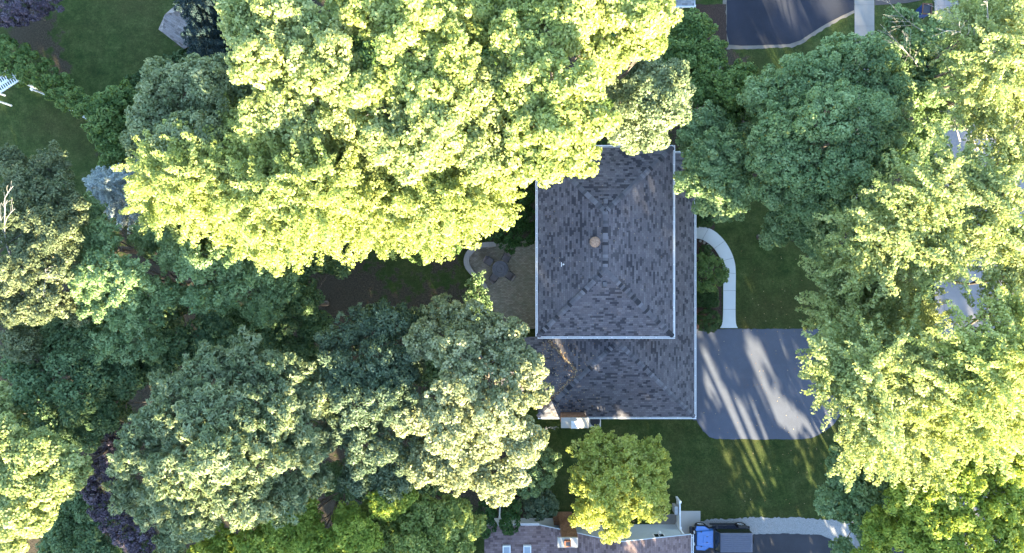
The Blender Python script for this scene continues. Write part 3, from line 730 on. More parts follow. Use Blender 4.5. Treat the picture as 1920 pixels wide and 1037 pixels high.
# ------------------------------------------------------------------ off-road vehicle
def vehicle():
    t = thing('parked_car', 'blue boxy off-road car with grey hardtop parked at the bottom edge', 'car', (15.10, -18.80, .014))
    k = NT('car_blue', .22, .5); k.b.inputs['Coat Weight'].default_value = .6
    k.color(k.ramp(k.noise(2, 2), [(.3, (.05, .165, .46)), (.7, (.06, .19, .52))])); blue = k.m; shaded_blue = mat_plain('car_blue_shaded', (.012, .018, .045), .3, .5)  # tub and doors: car's blue painted near-black to carry the shade on its sides
    dark = mat_plain('car_dark_trim', (.018, .019, .024), .5, .4)
    top = mat_plain('hardtop_grey', (.125, .13, .165), .6, .3, var=.08)
    tyre = mat_plain('tyre', (.012, .012, .013), .85); rim = mat_plain('rim', (.55, .56, .58), .3, .5, .6)
    glass = NT('car_glass', .05, .8).color((.015, .02, .018, 1)).m
    # tub (front is -x)
    m = MB()
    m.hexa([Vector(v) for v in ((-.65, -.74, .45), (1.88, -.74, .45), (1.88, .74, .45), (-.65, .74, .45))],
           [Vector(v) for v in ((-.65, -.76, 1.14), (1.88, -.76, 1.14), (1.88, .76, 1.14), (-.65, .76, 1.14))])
    m.build('body', shaded_blue, t, bevel=.04)
    m = MB(); m.box(-2.0, 1.9, -.6, .6, .35, .62); m.build('chassis', dark, t)
    # hood, tapering to the front
    m = MB()
    hl = [(-1.88, -.50, .7), (-.66, -.66, .7), (-.66, .66, .7), (-1.88, .50, .7)]
    hh = [(-1.86, -.47, 1.06), (-.66, -.64, 1.16), (-.66, .64, 1.16), (-1.86, .47, 1.06)]
    m.hexa([Vector(v) for v in hl], [Vector(v) for v in hh]); hd = m.build('hood', blue, t, bevel=.04)
    m = MB(); m.hexa([Vector(v) for v in ((-1.45, -.26, 1.09), (-.72, -.34, 1.15), (-.72, .34, 1.15), (-1.45, .26, 1.09))], [Vector(v) for v in ((-1.40, -.23, 1.125), (-.74, -.31, 1.185), (-.74, .31, 1.185), (-1.40, .23, 1.125))]); m.build('hood_bulge', blue, hd, bevel=.015)
    for y in (-.2, .2):
        m = MB(); m.box(-1.22, -1.08, y - .018, y + .018, 1.13, 1.165); m.build('hood_vent', dark, hd)
    for y in (-.52, .52):
        m = MB(); m.box(-1.6, -1.5, y - .03, y + .03, 1.05, 1.12); m.build('hood_latch', dark, hd)
    # grille
    m = MB(); m.box(-1.97, -1.885, -.56, .56, .62, 1.05); g = m.build('grille', dark, t, bevel=.02)
    for i in range(7):
        m = MB(); m.box(-1.985, -1.972, -.28 + i * .08, -.24 + i * .08, .72, .98); m.build('grille_bar', blue, g)
    for y in (-.42, .42):
        m = MB(); m.lathe([(.10, 0), (.10, .05), (.06, .07), (0, .075)], (-1.972, y, .88), 16, Matrix.Rotation(R_(-90), 4, 'Y')); m.build('headlight', M_WHITE, t)
    m = MB(); m.box(-2.27, -2.05, -.72, .72, .5, .68); m.build('bumper', dark, t, bevel=.04)
    m = MB(); m.box(1.95, 2.08, -.75, .75, .5, .66); m.build('bumper', dark, t, bevel=.03)
    # fenders: blue front, flat flared
    for s_ in (-1, 1):
        m = MB()
        a = [(-1.93, s_ * .52, .86), (-1.83, s_ * .86, .84), (-1.25, s_ * .86, .90), (-.98, s_ * .68, .90), (-.98, s_ * .60, .90)]
        A = [Vector(v) for v in a]
        m.hexa(A, [v + Vector((0, 0, .07)) for v in A]); m.build('fender', blue, t, bevel=.015)
        m = MB(); A = [Vector(v) for v in ((-1.98, s_ * .60, .78), (-1.90, s_ * .90, .72), (-1.10, s_ * .90, .76), (-.90, s_ * .74, .60))]
        m.hexa(A, [v + Vector((0, 0, .07)) for v in A]); m.build('fender_flare', dark, t, bevel=.01)
        m = MB(); A = [Vector(v) for v in ((1.05, s_ * .765, .62), (1.18, s_ * .90, .84), (1.80, s_ * .90, .84), (1.93, s_ * .765, .62))]
        B = [Vector(v) for v in ((1.05, s_ * .765, .70), (1.18, s_ * .765, .95), (1.80, s_ * .765, .95), (1.93, s_ * .765, .70))]
        m.face(A); m.face(B); m.face([A[0], A[1], B[1], B[0]]); m.face([A[1], A[2], B[2], B[1]]); m.face([A[2], A[3], B[3], B[2]]); m.build('fender_flare', dark, t)
        m = MB(); m.box(-.78, 1.05, min(s_ * .80, s_ * .90), max(s_ * .80, s_ * .90), .38, .44); m.build('side_step', dark, t)
        for x0_, x1_, in ((-.60, .22), (.25, .98)):
            m = MB(); m.box(x0_, x1_, min(s_ * .762, s_ * .785), max(s_ * .762, s_ * .785), .5, 1.12); dd = m.build('door', shaded_blue, t, bevel=.01)
            m = MB(); m.box(x1_ - .18, x1_ - .06, min(s_ * .786, s_ * .81), max(s_ * .786, s_ * .81), .98, 1.02); m.build('handle', dark, dd)
        m = MB(); m.box(-.56, -.42, min(s_ * .80, s_ * .98), max(s_ * .80, s_ * .98), 1.12, 1.3); m.tube((-.5, s_ * .74, 1.15), (-.5, s_ * .84, 1.18), .02, .02); m.build('side_mirror', dark, t, bevel=.02)
        m = MB(); m.lathe([(.035, 0), (.04, .03)], (1.905, s_ * .6, .95), 10, Matrix.Rotation(R_(90), 4, 'Y')); m.build('tail_light', mat_plain('tail_red', (.4, .02, .02), .3), t)
        # side glass
        m = MB(); A = [Vector(v) for v in ((-.55, s_ * .755, 1.15), (1.85, s_ * .755, 1.15), (1.80, s_ * .69, 1.74), (-.32, s_ * .69, 1.74))]
        m.hexa(A, [v - Vector((0, s_ * .02, 0)) for v in A]); m.build('side_window', glass, t)
    m = MB(); A = [Vector(v) for v in ((-.66, -.70, 1.16), (-.66, .70, 1.16), (-.40, .66, 1.76), (-.40, -.66, 1.76))]
    m.hexa(A, [v + Vector((.03, 0, 0)) for v in A]); ws = m.build('windshield', glass, t)
    m = MB()
    m.box(-.72, -.64, -.74, .74, 1.14, 1.19)
    for s_ in (-1, 1): m.tube((-.64, s_ * .72, 1.17), (-.40, s_ * .68, 1.78), .03, .03)
    m.tube((-.41, -.68, 1.77), (-.41, .68, 1.77), .03, .03); m.build('windshield_frame', dark, t)
    for y in (-.35, .2):
        m = MB(); m.tube((-.66, y, 1.19), (-.60, y + .42, 1.28), .012, .010); m.build('wiper', dark, ws)
    # hardtop with ribs
    m = MB(); A = [Vector(v) for v in ((-.40, -.70, 1.745), (1.90, -.70, 1.745), (1.90, .70, 1.745), (-.40, .70, 1.745))]
    B = [Vector(v) for v in ((-.38, -.66, 1.82), (1.86, -.66, 1.82), (1.86, .66, 1.82), (-.38, .66, 1.82))]
    m.hexa(A, B); rf = m.build('hardtop', top, t, bevel=.05)
    m = MB()
    for i in range(9):
        y = -.56 + i * .14; m.box(-.3, .42, y - .035, y + .035, 1.815, 1.855); m.box(.50, 1.78, y - .035, y + .035, 1.815, 1.855)
    m.build('roof_rib', top, rf, bevel=.008)
    m = MB(); m.box(1.86, 1.90, -.66, .66, 1.15, 1.74); m.build('rear_window', glass, t)
    # wheels
    for x in (-1.44, 1.47):
        for s_ in (-1, 1):
            Mx = Matrix.Rotation(R_(-90 * s_), 4, 'X'); c = Vector((x, s_ * .72, .39))
            w = MB(); w.lathe([(.22, -.10), (.34, -.12), (.39, -.09), (.39, .09), (.345, .13), (.26, .13), (.23, .08)], c, 28, Mx); wh = w.build('wheel', tyre, t)
            w = MB(); w.lathe([(.22, .05), (.24, .10), (.21, .11), (.19, .06), (.0, .05)], c, 24, Mx)
            for i in range(5):
                a = i * 2 * math.pi / 5; R0 = Mx @ Matrix.Rotation(a, 4, 'Z')
                w.box(.02, .21, -.035, .035, .06, .10, Matrix.Translation(c) @ R0)
            w.build('rim', rim, wh)
    c = Vector((2.02, 0, 1.0)); Mx = Matrix.Rotation(R_(90), 4, 'Y')
    w = MB(); w.lathe([(.2, -.10), (.34, -.11), (.38, -.08), (.38, .09), (.34, .12), (.2, .10)], c, 28, Mx); wh = w.build('spare_wheel', tyre, t)
    w = MB(); w.lathe([(.2, .09), (.18, .11), (.05, .10), (0, .14)], c, 20, Mx); w.build('rim', rim, wh)
    return t
vehicle()

# ------------------------------------------------------------------ foliage
def unit(n):
    v = rng.normal(size=(n, 3)); return v / np.linalg.norm(v, axis=1, keepdims=True)
def nrm(v): return v / np.maximum(np.linalg.norm(v, axis=-1, keepdims=True), 1e-9)
STY = {  # clump radius, leaf length, leaf width, cover, radial, finger length, gap share, flat
 'puff':   dict(cr=.36, L=.16, W=.11, cov=1.35, rad=.35, fin=.0, gap=.07, flat=.85, sub=7),
 'feather':dict(cr=.25, L=.17, W=.09, cov=1.3, rad=.7, fin=1.1, gap=.16, flat=.8, sub=6),
 'tuft':   dict(cr=.32, L=.25, W=.085, cov=1.25, rad=1.0, fin=.2, gap=.10, flat=.7, sub=6),
 'loose':  dict(cr=.34, L=.18, W=.11, cov=1.1, rad=.3, fin=.35, gap=.2, flat=.8, sub=6),
 'fine':   dict(cr=.26, L=.12, W=.08, cov=1.4, rad=.3, fin=.1, gap=.06, flat=.9, sub=0),
 'cloud':  dict(cr=.38, L=.18, W=.12, cov=1.3, rad=.3, fin=.1, gap=.08, flat=.9, sub=8),
 'needle': dict(cr=.20, L=.16, W=.05, cov=1.5, rad=1.0, fin=.5, gap=.05, flat=.7, sub=0),
 'coarse': dict(cr=.8, L=.5, W=.36, cov=1.2, rad=.2, fin=0, gap=.12, flat=.9, sub=0),
}
def leaf_mesh(name, cen, out, crs, ctint, st, mat, parent):
    P_, N_, T_, TT = [], [], [], []
    areas = 4 * math.pi * crs ** 2 * .55 * (1 + st['fin'] / (2 * st['cr'] + .01) * .8)
    npl = np.maximum(6, (areas * st['cov'] / (st['L'] * st['W'] * .5) * .55)).astype(int)
    idx = np.repeat(np.arange(len(cen)), npl); n = len(idx)
    c = cen[idx]; o = out[idx]; r = crs[idx][:, None]
    d = unit(n); dt = (d * o).sum(1); fl = dt < -.35; d[fl] = -d[fl]
    rr = rng.uniform(.45, 1.0, (n, 1)) ** .5
    tt = rng.uniform(-.5, 1.0, (n, 1))
    taper = np.where(st['fin'] > 0, 1 - .45 * np.clip(tt, 0, 1), 1)
    oh = o.copy(); oh[:, 2] = oh[:, 2] * .5 - .12; oh = nrm(oh)
    pos = c + d * r * rr * taper * np.array([1, 1, st['flat']]) + oh * tt * st['fin'] * (r / st['cr'])
    nn = nrm(d * .8 + np.array([0, 0, .32]) + rng.normal(size=(n, 3)) * .45)
    t = nrm(st['rad'] * (d + oh * .3) + rng.normal(size=(n, 3)) * (1.15 - st['rad'] * .75))
    t = nrm(t - nn * (t * nn).sum(1, keepdims=True)); s_ = np.cross(nn, t)
    sz = rng.uniform(.7, 1.25, (n, 1)); L = st['L'] * sz * .5; Wd = st['W'] * sz * .5
    fold = nn * (L * .12)
    V = np.stack([pos - t * L, pos + s_ * Wd - t * L * .15 + fold, pos + t * L - fold, pos - s_ * Wd - t * L * .15 + fold], 1).reshape(-1, 3)
    V[:, 2] = np.maximum(V[:, 2], .05)
    me = bpy.data.meshes.new(name)
    me.vertices.add(len(V)); me.vertices.foreach_set('co', V.astype(np.float32).ravel())
    me.loops.add(len(V)); me.loops.foreach_set('vertex_index', np.arange(len(V), dtype=np.int32))
    me.polygons.add(n); me.polygons.foreach_set('loop_start', np.arange(0, len(V), 4, dtype=np.int32))
    try: me.polygons.foreach_set('loop_total', np.full(n, 4, dtype=np.int32))
    except Exception: pass
    tint = np.clip(.5 + .16 * ctint[idx] + .2 * rng.normal(size=n), 0, .94)
    tint[rng.random(n) < .012] = 1.0
    at = me.attributes.new('tint', 'FLOAT', 'FACE'); at.data.foreach_set('value', tint.astype(np.float32))
    me.update(calc_edges=True); me.materials.append(mat)
    o = bpy.data.objects.new('crown' if name is None else name, me); C.objects.link(o)
    if parent is not None: o.parent = parent
    global NLEAF; NLEAF += n
    return o
NLEAF = 0
def lobe_clumps(lobes, st, seed_all=None):
    """lobes: array rows x,y,z,r,rz -> clump centres on the outer skin"""
    C_, O_, R2 = [], [], []
    A = list(lobes)
    if st.get('sub') and len(lobes) > 3:       # billows on each lobe
        B = []
        for (x, y, z, r, rz_) in lobes:
            kc = st.get('core', .70); B.append((x, y, z - .12 * rz_, r * kc, rz_ * kc))
            a0 = random.uniform(0, 6.28)
            for q in range(st['sub']):
                if random.random() < st.get('sg', .08): continue
                a = a0 + q * 2.4; el = math.asin(max(-.3, 1 - 1.15 * (q + .5) / st['sub']))
                rr = r * random.uniform(.30, .46); R2_ = r * random.uniform(.74, .92) - rr * .25
                B.append((x + math.cos(a) * math.cos(el) * R2_, y + math.sin(a) * math.cos(el) * R2_, z + math.sin(el) * R2_ * rz_ / r + random.uniform(-.1, .25) * rr, rr, rr * .85))
        A = B
    A = np.array(A)
    for i, (x, y, z, r, rz_) in enumerate(A):
        n = int(max(6, 4 * math.pi * r * r * .62 / (st['cr'] ** 2 * 2.1)))
        k = np.arange(n) + .5; ph = np.arccos(1 - 2 * k / n * .80); th = math.pi * (1 + 5 ** .5) * k
        d = np.stack([np.cos(th) * np.sin(ph), np.sin(th) * np.sin(ph), np.cos(ph)], 1)
        d = nrm(d + rng.normal(size=d.shape) * .16)
        rad = rng.uniform(.80, 1.07, (n, 1)) + (rng.random((n, 1)) < .12) * .14
        p = np.array([x, y, z]) + d * rad * np.array([r, r, rz_])
        keep = rng.random(n) > st['gap']
        for j, (x2, y2, z2, r2, rz2) in enumerate(A):
            if j == i: continue
            q = (p - np.array([x2, y2, z2])) / np.array([r2, r2, rz2])
            keep &= (np.linalg.norm(q, axis=1) > .80)
        C_.append(p[keep]); O_.append(d[keep])
        # a few inside leaves so that gaps are not empty
        m = max(2, n // 8); q = np.array([x, y, z]) + unit(m) * rng.uniform(.2, .62, (m, 1)) * np.array([r, r, rz_]); C_.append(q); O_.append(unit(m))
    Cn = np.concatenate(C_); On = np.concatenate(O_)
    return Cn, On, st['cr'] * rng.uniform(.5, 1.5, len(Cn)), rng.normal(size=len(Cn))
def curve_pts(a, b, sag=.12, n=4):
    a = Vector(a); b = Vector(b); L = (b - a).length
    off = Vector((random.uniform(-1, 1), random.uniform(-1, 1), random.uniform(-.2, 1))) * L * sag
    return [a.lerp(b, t) + off * (4 * t * (1 - t)) * .5 for t in np.linspace(0, 1, n + 1)]
def trunk_mesh(base, lobes, parent, mat=BARK, tr=None, twigs=5, splith=.35):
    m = MB(); base = Vector(base); cz = sum(l[2] for l in lobes) / len(lobes)
    c = Vector((sum(l[0] for l in lobes) / len(lobes), sum(l[1] for l in lobes) / len(lobes), cz))
    tr = tr or max(.08, cz * .019)
    f = base.lerp(Vector((c.x, c.y, cz * 1.0)), splith); f.x += random.uniform(-.3, .3)
    m.tube(base - Vector((0, 0, .05)), base + Vector((0, 0, .5)), tr * 1.6, tr * 1.1, 9, caps=False)
    pts = curve_pts(base + Vector((0, 0, .5)), f, .05, 4); m.path(pts, tr * 1.1, tr * .85, 9)
    for (x, y, z, r, rz_) in lobes:
        q = curve_pts(f, (x, y, z - .1 * r), .2, 5); rr = tr * .55 * min(1.2, .4 + r / 3.5); m.path(q, rr, rr * .35, 6)
        for j in range(twigs):
            d = Vector(unit(1)[0]); d.z = abs(d.z) * .8 + .05; d.normalize()
            e_ = Vector((x, y, z)) + Vector((d.x * r, d.y * r, d.z * rz_)) * .92
            st_ = q[random.choice([3, 4, 5])]; q2 = curve_pts(st_, e_, .15, 3); m.path(q2, rr * .32, .012, 4)
            if r > 1.2:
                for _ in range(2):
                    d2 = Vector(unit(1)[0]) * r * .45; m.path(curve_pts(q2[2], q2[2] + d2, .2, 2), rr * .14, .008, 3)
    m.build('trunk', mat, parent, merge=False)
def tree(name, label, lobes_px, z0, k, sty, mat, cat='tree', base=None, group=None, twigs=5, rzf=.8, tr=None, over=None):
    st = dict(STY[sty]); 
    if over: st.update(over)
    a = np.array([l[:3] for l in lobes_px], float); c = a[:, :2].mean(0)
    R = max(1.0, np.max(np.hypot(a[:, 0] - c[0], a[:, 1] - c[1]) + a[:, 2] * .3))
    lobes = []
    for l in lobes_px:
        d = math.hypot(l[0] - c[0], l[1] - c[1]) / R
        z = z0 + k * (1 - d * d) - k * .5 + (l[3] if len(l) > 3 else random.uniform(-.05, .05) * z0)
        r = l[2] * sc(z) * (.78 if sty == 'feather' else .86); p = P(l[0], l[1], z); z = max(z, r * .62); lobes.append((p.x, p.y, z, r, r * rzf))
    if base is None:
        bx = sum(l[0] for l in lobes) / len(lobes); by = sum(l[1] for l in lobes) / len(lobes)
    else: b_ = P(*base); bx, by = b_.x, b_.y
    o = thing(name, label, cat, (bx, by, 0), 0, group)
    loc = [(l[0] - bx, l[1] - by, l[2], l[3], l[4]) for l in lobes]
    Cn, On, Rn, Tn = lobe_clumps(loc, st)
    leaf_mesh('crown', Cn, On, Rn, Tn, st, LM[mat], o)
    trunk_mesh((0, 0, 0), loc, o, twigs=twigs, tr=tr)
    return o
def conifer(name, label, px, py, r_px, zmid, h, mat, group=None, sty='needle'):
    st = dict(STY[sty]); p = P(px, py, zmid); R = r_px * sc(zmid); o = thing(name, label, 'tree', (p.x, p.y, 0), random.uniform(0, 3), group)
    Cc, Oo = [], []; tiers = max(7, int(h / .55))
    for i in range(tiers):
        f = i / (tiers - 1); z = h * (.12 + .86 * f); rr = R * (1 - f) ** .8 + .08
        for ring in (1.0, .62, .3):
            n = max(3, int(2 * math.pi * rr * ring / .42))
            for j in range(n):
                a = j * 2 * math.pi / n + random.uniform(-.25, .25) + i; q = ring * random.uniform(.85, 1.12)
                Cc.append((math.cos(a) * rr * q, math.sin(a) * rr * q, z - .12 * rr * q + random.uniform(-.1, .1))); Oo.append((math.cos(a), math.sin(a), .15))
    Cc = np.array(Cc); Oo = nrm(np.array(Oo))
    leaf_mesh('crown', Cc, Oo, st['cr'] * rng.uniform(.7, 1.3, len(Cc)), rng.normal(size=len(Cc)), st, LM[mat], o)
    m = MB(); m.tube((0, 0, -.05), (0, 0, h * .97), max(.06, h * .016), .02, 8)
    for i in range(24):
        a = random.uniform(0, 6.28); f = random.uniform(.15, .9); rr = R * (1 - f) ** .8 * .85; m.tube((0, 0, h * f), (math.cos(a) * rr, math.sin(a) * rr, h * f - .1 * rr), .025, .01, 4)
    m.build('trunk', BARK, o, merge=False); return o
def shrub(label, lobes_px, z0, sty, mat, name='shrub', group=None, over=None, rzf=.9, cat='shrub'):
    return tree(name, label, lobes_px, z0, 0, sty, mat, cat, None, group, twigs=2, rzf=rzf, tr=.04, over=over)

# --- upper mass of sunlit trees
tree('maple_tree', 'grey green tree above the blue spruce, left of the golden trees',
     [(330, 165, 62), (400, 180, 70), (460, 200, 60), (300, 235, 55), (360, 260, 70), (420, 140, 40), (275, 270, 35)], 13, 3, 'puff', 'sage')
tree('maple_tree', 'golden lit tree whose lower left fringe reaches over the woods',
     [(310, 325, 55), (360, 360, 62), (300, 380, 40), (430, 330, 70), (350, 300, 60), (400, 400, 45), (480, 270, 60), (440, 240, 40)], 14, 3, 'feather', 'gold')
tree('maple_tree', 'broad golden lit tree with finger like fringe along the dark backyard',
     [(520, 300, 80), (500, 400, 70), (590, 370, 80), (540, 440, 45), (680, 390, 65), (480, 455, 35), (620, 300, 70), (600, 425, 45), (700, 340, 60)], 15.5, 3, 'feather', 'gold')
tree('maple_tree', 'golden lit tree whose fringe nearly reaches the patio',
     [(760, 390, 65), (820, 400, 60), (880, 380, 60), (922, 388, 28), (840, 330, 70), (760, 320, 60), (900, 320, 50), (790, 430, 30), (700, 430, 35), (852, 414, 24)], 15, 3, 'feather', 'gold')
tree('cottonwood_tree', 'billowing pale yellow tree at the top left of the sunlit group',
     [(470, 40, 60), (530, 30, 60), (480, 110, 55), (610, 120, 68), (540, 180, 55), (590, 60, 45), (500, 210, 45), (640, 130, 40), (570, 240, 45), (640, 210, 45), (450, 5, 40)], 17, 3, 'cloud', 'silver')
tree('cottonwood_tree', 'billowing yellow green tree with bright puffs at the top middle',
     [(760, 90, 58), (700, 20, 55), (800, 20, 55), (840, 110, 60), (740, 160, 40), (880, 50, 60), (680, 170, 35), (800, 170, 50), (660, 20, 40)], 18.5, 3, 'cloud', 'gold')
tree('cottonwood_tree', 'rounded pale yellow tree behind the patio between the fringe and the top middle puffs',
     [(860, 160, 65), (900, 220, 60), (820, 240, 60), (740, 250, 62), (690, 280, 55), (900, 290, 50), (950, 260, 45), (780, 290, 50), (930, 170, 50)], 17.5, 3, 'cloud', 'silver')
tree('cottonwood_tree', 'tall bright yellow tree overhanging the upper left corner of the house roof',
     [(980, 80, 65), (1050, 60, 60), (1010, 160, 70), (1080, 170, 58), (1000, 240, 62), (1060, 240, 55), (1080, 292, 42), (1020, 300, 42), (960, 310, 50), (1120, 230, 40), (1130, 110, 45), (940, 20, 55)], 18, 3, 'cloud', 'gold')
tree('cottonwood_tree', 'yellow crown crossing the top edge right of centre',
     [(1080, 10, 55), (1150, 15, 45), (1220, 30, 52), (1200, 70, 45), (1000, 5, 45), (1240, 10, 30)], 18, 2, 'cloud', 'gold')
tree('linden_tree', 'sage green tree with cream lit puffs touching the top edge of the house roof',
     [(1200, 130, 50), (1245, 150, 45), (1195, 190, 50), (1240, 205, 48), (1175, 240, 40), (1215, 245, 38), (1265, 185, 30), (1185, 265, 16), (1160, 150, 35)], 13, 3, 'puff', 'sage')
tree('ash_tree', 'low dark green tree beside the brown mulch at the top', [(1290, 60, 38), (1295, 110, 38), (1270, 130, 32), (1260, 100, 30), (1300, 145, 30)], 6, 1, 'loose', 'green', over=dict(L=.2, W=.13, cov=1.5, gap=.05))
tree('ash_tree', 'thin medium green tree with a curved bare limb above the front lawn', [(1330, 130, 32), (1365, 165, 38), (1335, 95, 20), (1400, 185, 32), (1320, 170, 26), (1385, 150, 26), (1360, 210, 30)], 8, 2, 'loose', 'green')
tree('maple_tree', 'green tree whose branches overhang the right side of the house roof', [(1325, 235, 36), (1300, 260, 30), (1345, 280, 42), (1310, 300, 32), (1380, 300, 36), (1350, 340, 42), (1300, 340, 26), (1385, 360, 34), (1330, 375, 26), (1365, 388, 24), (1390, 250, 26)], 9, 2.5, 'loose', 'norway', over=dict(cov=1.5, gap=.1))
tree('norway_maple_tree', 'large round green tree with tight billowing clumps on the right',
     [(1500, 160, 62), (1560, 130, 58), (1620, 125, 55), (1660, 180, 48), (1450, 180, 48), (1470, 240, 60), (1550, 220, 65), (1620, 230, 62), (1670, 250, 42), (1440, 290, 48), (1500, 310, 60), (1580, 310, 62), (1640, 310, 50), (1450, 350, 45), (1520, 370, 50), (1590, 370, 46), (1410, 180, 28), (1650, 100, 28)],
     12, 4, 'puff', 'norway', over=dict(cr=.3, flat=1.0, cov=1.5, gap=.05, fin=0, L=.14, W=.1, sub=8))
tree('norway_maple_tree', 'dark lower tree beside the round green tree at the top of the front lawn',
     [(1470, 410, 36), (1510, 430, 36), (1450, 440, 24), (1550, 420, 36), (1530, 460, 24)], 7.5, 1.5, 'puff', 'norway')
# --- right hand street trees
tree('honey_locust_tree', 'green street tree with bare pale twigs beside the recycling bin',
     [(1690, 50, 34), (1730, 90, 42), (1700, 120, 36), (1760, 140, 46), (1720, 170, 38), (1770, 70, 32), (1790, 200, 42), (1740, 210, 36), (1690, 160, 30), (1800, 110, 36)], 9, 2, 'loose', 'norway')
tree('silver_maple_tree', 'pale lit street tree in the top right corner',
     [(1830, 60, 50), (1880, 30, 52), (1850, 130, 52), (1900, 110, 50), (1830, 185, 44), (1890, 190, 46), (1920, 40, 40), (1840, 0, 40), (1860, 220, 30)], 15, 2.5, 'feather', 'silver', over=dict(gap=.28, sg=.25, core=.55, fin=1.5, cr=.22))
tree('silver_maple_tree', 'spreading street tree with yellow lit sprays right of the round green tree',
     [(1780, 320, 40), (1830, 340, 42), (1890, 290, 42), (1750, 370, 42), (1700, 360, 34), (1810, 400, 46), (1880, 370, 44), (1700, 420, 44), (1650, 440, 38), (1760, 440, 48), (1610, 440, 32), (1850, 440, 42), (1910, 450, 38), (1690, 480, 38), (1630, 490, 32), (1900, 510, 34), (1780, 490, 36), (1920, 230, 30)],
     16, 3, 'feather', 'silver', base=(1700, 522), over=dict(gap=.3, sg=.25, core=.55, fin=1.5, cr=.22))
tree('silver_maple_tree', 'lit tree hanging over the right edge of the front lawn',
     [(1562, 522, 24), (1572, 565, 30), (1590, 540, 32), (1600, 590, 38), (1650, 540, 34), (1660, 590, 38), (1710, 570, 32), (1640, 630, 30), (1575, 610, 26), (1720, 620, 28), (1562, 592, 16), (1620, 510, 24)],
     13.5, 2, 'feather', 'silver', base=(1650, 560), over=dict(gap=.3, sg=.25, core=.55, fin=1.5, cr=.22))
tree('silver_maple_tree', 'bright lit tree whose left sprays cross the end of the driveway',
     [(1568, 690, 30), (1592, 660, 32), (1590, 720, 38), (1640, 690, 40), (1700, 670, 42), (1650, 750, 42), (1720, 730, 48), (1640, 800, 40), (1700, 810, 42), (1620, 840, 26), (1680, 850, 30), (1566, 652, 18), (1556, 706, 16), (1640, 655, 26), (1740, 850, 34)],
     16, 3, 'feather', 'silver', base=(1650, 700), over=dict(gap=.22, sg=.2, core=.6, fin=1.5, cr=.22))
tree('silver_maple_tree', 'bright lit street tree along the right edge below the middle',
     [(1780, 680, 44), (1840, 650, 42), (1900, 640, 40), (1800, 740, 46), (1870, 710, 48), (1910, 780, 44), (1840, 790, 46), (1780, 800, 40), (1890, 580, 34), (1930, 700, 40)],
     17, 3, 'feather', 'gold', base=(1745, 640), over=dict(gap=.22, sg=.2, core=.6, fin=1.5, cr=.22))
tree('ash_tree', 'fresh green lower tree between the lawn and the sidewalk at the bottom right',
     [(1580, 880, 30), (1610, 910, 38), (1570, 945, 32), (1620, 955, 36), (1660, 900, 40), (1650, 940, 38), (1600, 860, 20), (1690, 950, 34), (1630, 1000, 28), (1575, 1030, 20), (1550, 935, 14)],
     9, 2, 'loose', 'norway', base=(1610, 940), over=dict(cov=1.5, gap=.08))
tree('cottonwood_tree', 'bright yellow green tree filling the bottom right corner',
     [(1700, 930, 42), (1770, 900, 50), (1840, 870, 50), (1900, 860, 44), (1740, 980, 48), (1810, 960, 50), (1880, 940, 52), (1700, 1010, 40), (1780, 1030, 42), (1860, 1020, 50), (1920, 990, 40), (1650, 990, 30), (1640, 1040, 30)],
     13, 3, 'loose', 'bright', over=dict(cr=.34, cov=1.4, gap=.10))
# --- centre
tree('ornamental_pear_tree', 'round yellow green lawn tree between the two houses',
     [(1117, 850, 44), (1167, 845, 44), (1212, 855, 42), (1097, 900, 39), (1147, 905, 54), (1202, 905, 51), (1107, 950, 42), (1157, 960, 47), (1212, 945, 38), (1147, 990, 23), (1232, 880, 23), (1127, 880, 35, -3.6), (1177, 885, 39, -3.6), (1152, 925, 35, -4.2)],
     8, 2, 'fine', 'lemon', base=(1160, 872), over=dict(L=.16, W=.10, cr=.24, cov=1.15, sub=7, gap=.22, sg=.15, core=.62, fin=.25))
tree('ash_tree', 'tall cream lit tree touching the lower left of the house roof',
     [(840, 590, 45), (890, 620, 52), (860, 660, 55), (950, 640, 48), (930, 700, 58), (990, 690, 40), (860, 730, 58), (940, 770, 58), (980, 830, 42), (900, 830, 58), (840, 800, 55), (860, 880, 50), (920, 890, 42), (800, 870, 40), (960, 890, 24), (800, 640, 40), (1010, 740, 22), (780, 780, 40), (935, 925, 20)],
     13.5, 4, 'fine', 'cream', base=(900, 720), over=dict(L=.15, W=.11, cr=.32, cov=1.3, sub=7))
tree('ash_tree', 'slim green sprig of tree leaning over the seat wall of the patio', [(896, 520, 9), (888, 535, 10), (903, 542, 9), (893, 555, 12), (915, 562, 8), (880, 575, 16), (900, 580, 14)], 5, 0, 'loose', 'norway', over=dict(cr=.17, L=.14, W=.09, gap=.3, sub=0), twigs=3)
tree('locust_tree', 'dull blue green tree between the cream lit tree and the layered tree',
     [(640, 640, 45), (690, 610, 42), (740, 600, 40), (640, 700, 50), (710, 680, 55), (760, 680, 45), (680, 760, 55), (740, 750, 50), (640, 800, 45), (700, 830, 55), (760, 840, 42), (680, 890, 42), (740, 900, 38), (800, 600, 28)],
     12, 3, 'tuft', 'blueg', over=dict(L=.2, W=.09))
tree('walnut_tree', 'broad layered grey green tree with lit tips at the lower left',
     [(460, 680, 52), (390, 700, 50), (330, 740, 52), (530, 700, 48), (290, 800, 52), (360, 790, 60), (440, 770, 60), (520, 780, 58), (580, 750, 40), (260, 860, 48), (330, 880, 58), (410, 860, 60), (490, 860, 58), (570, 840, 48), (290, 940, 48), (370, 960, 50), (450, 940, 52), (530, 930, 48), (590, 900, 32), (240, 920, 34), (330, 1000, 30)],
     14, 4, 'tuft', 'sage', over=dict(fin=.3))
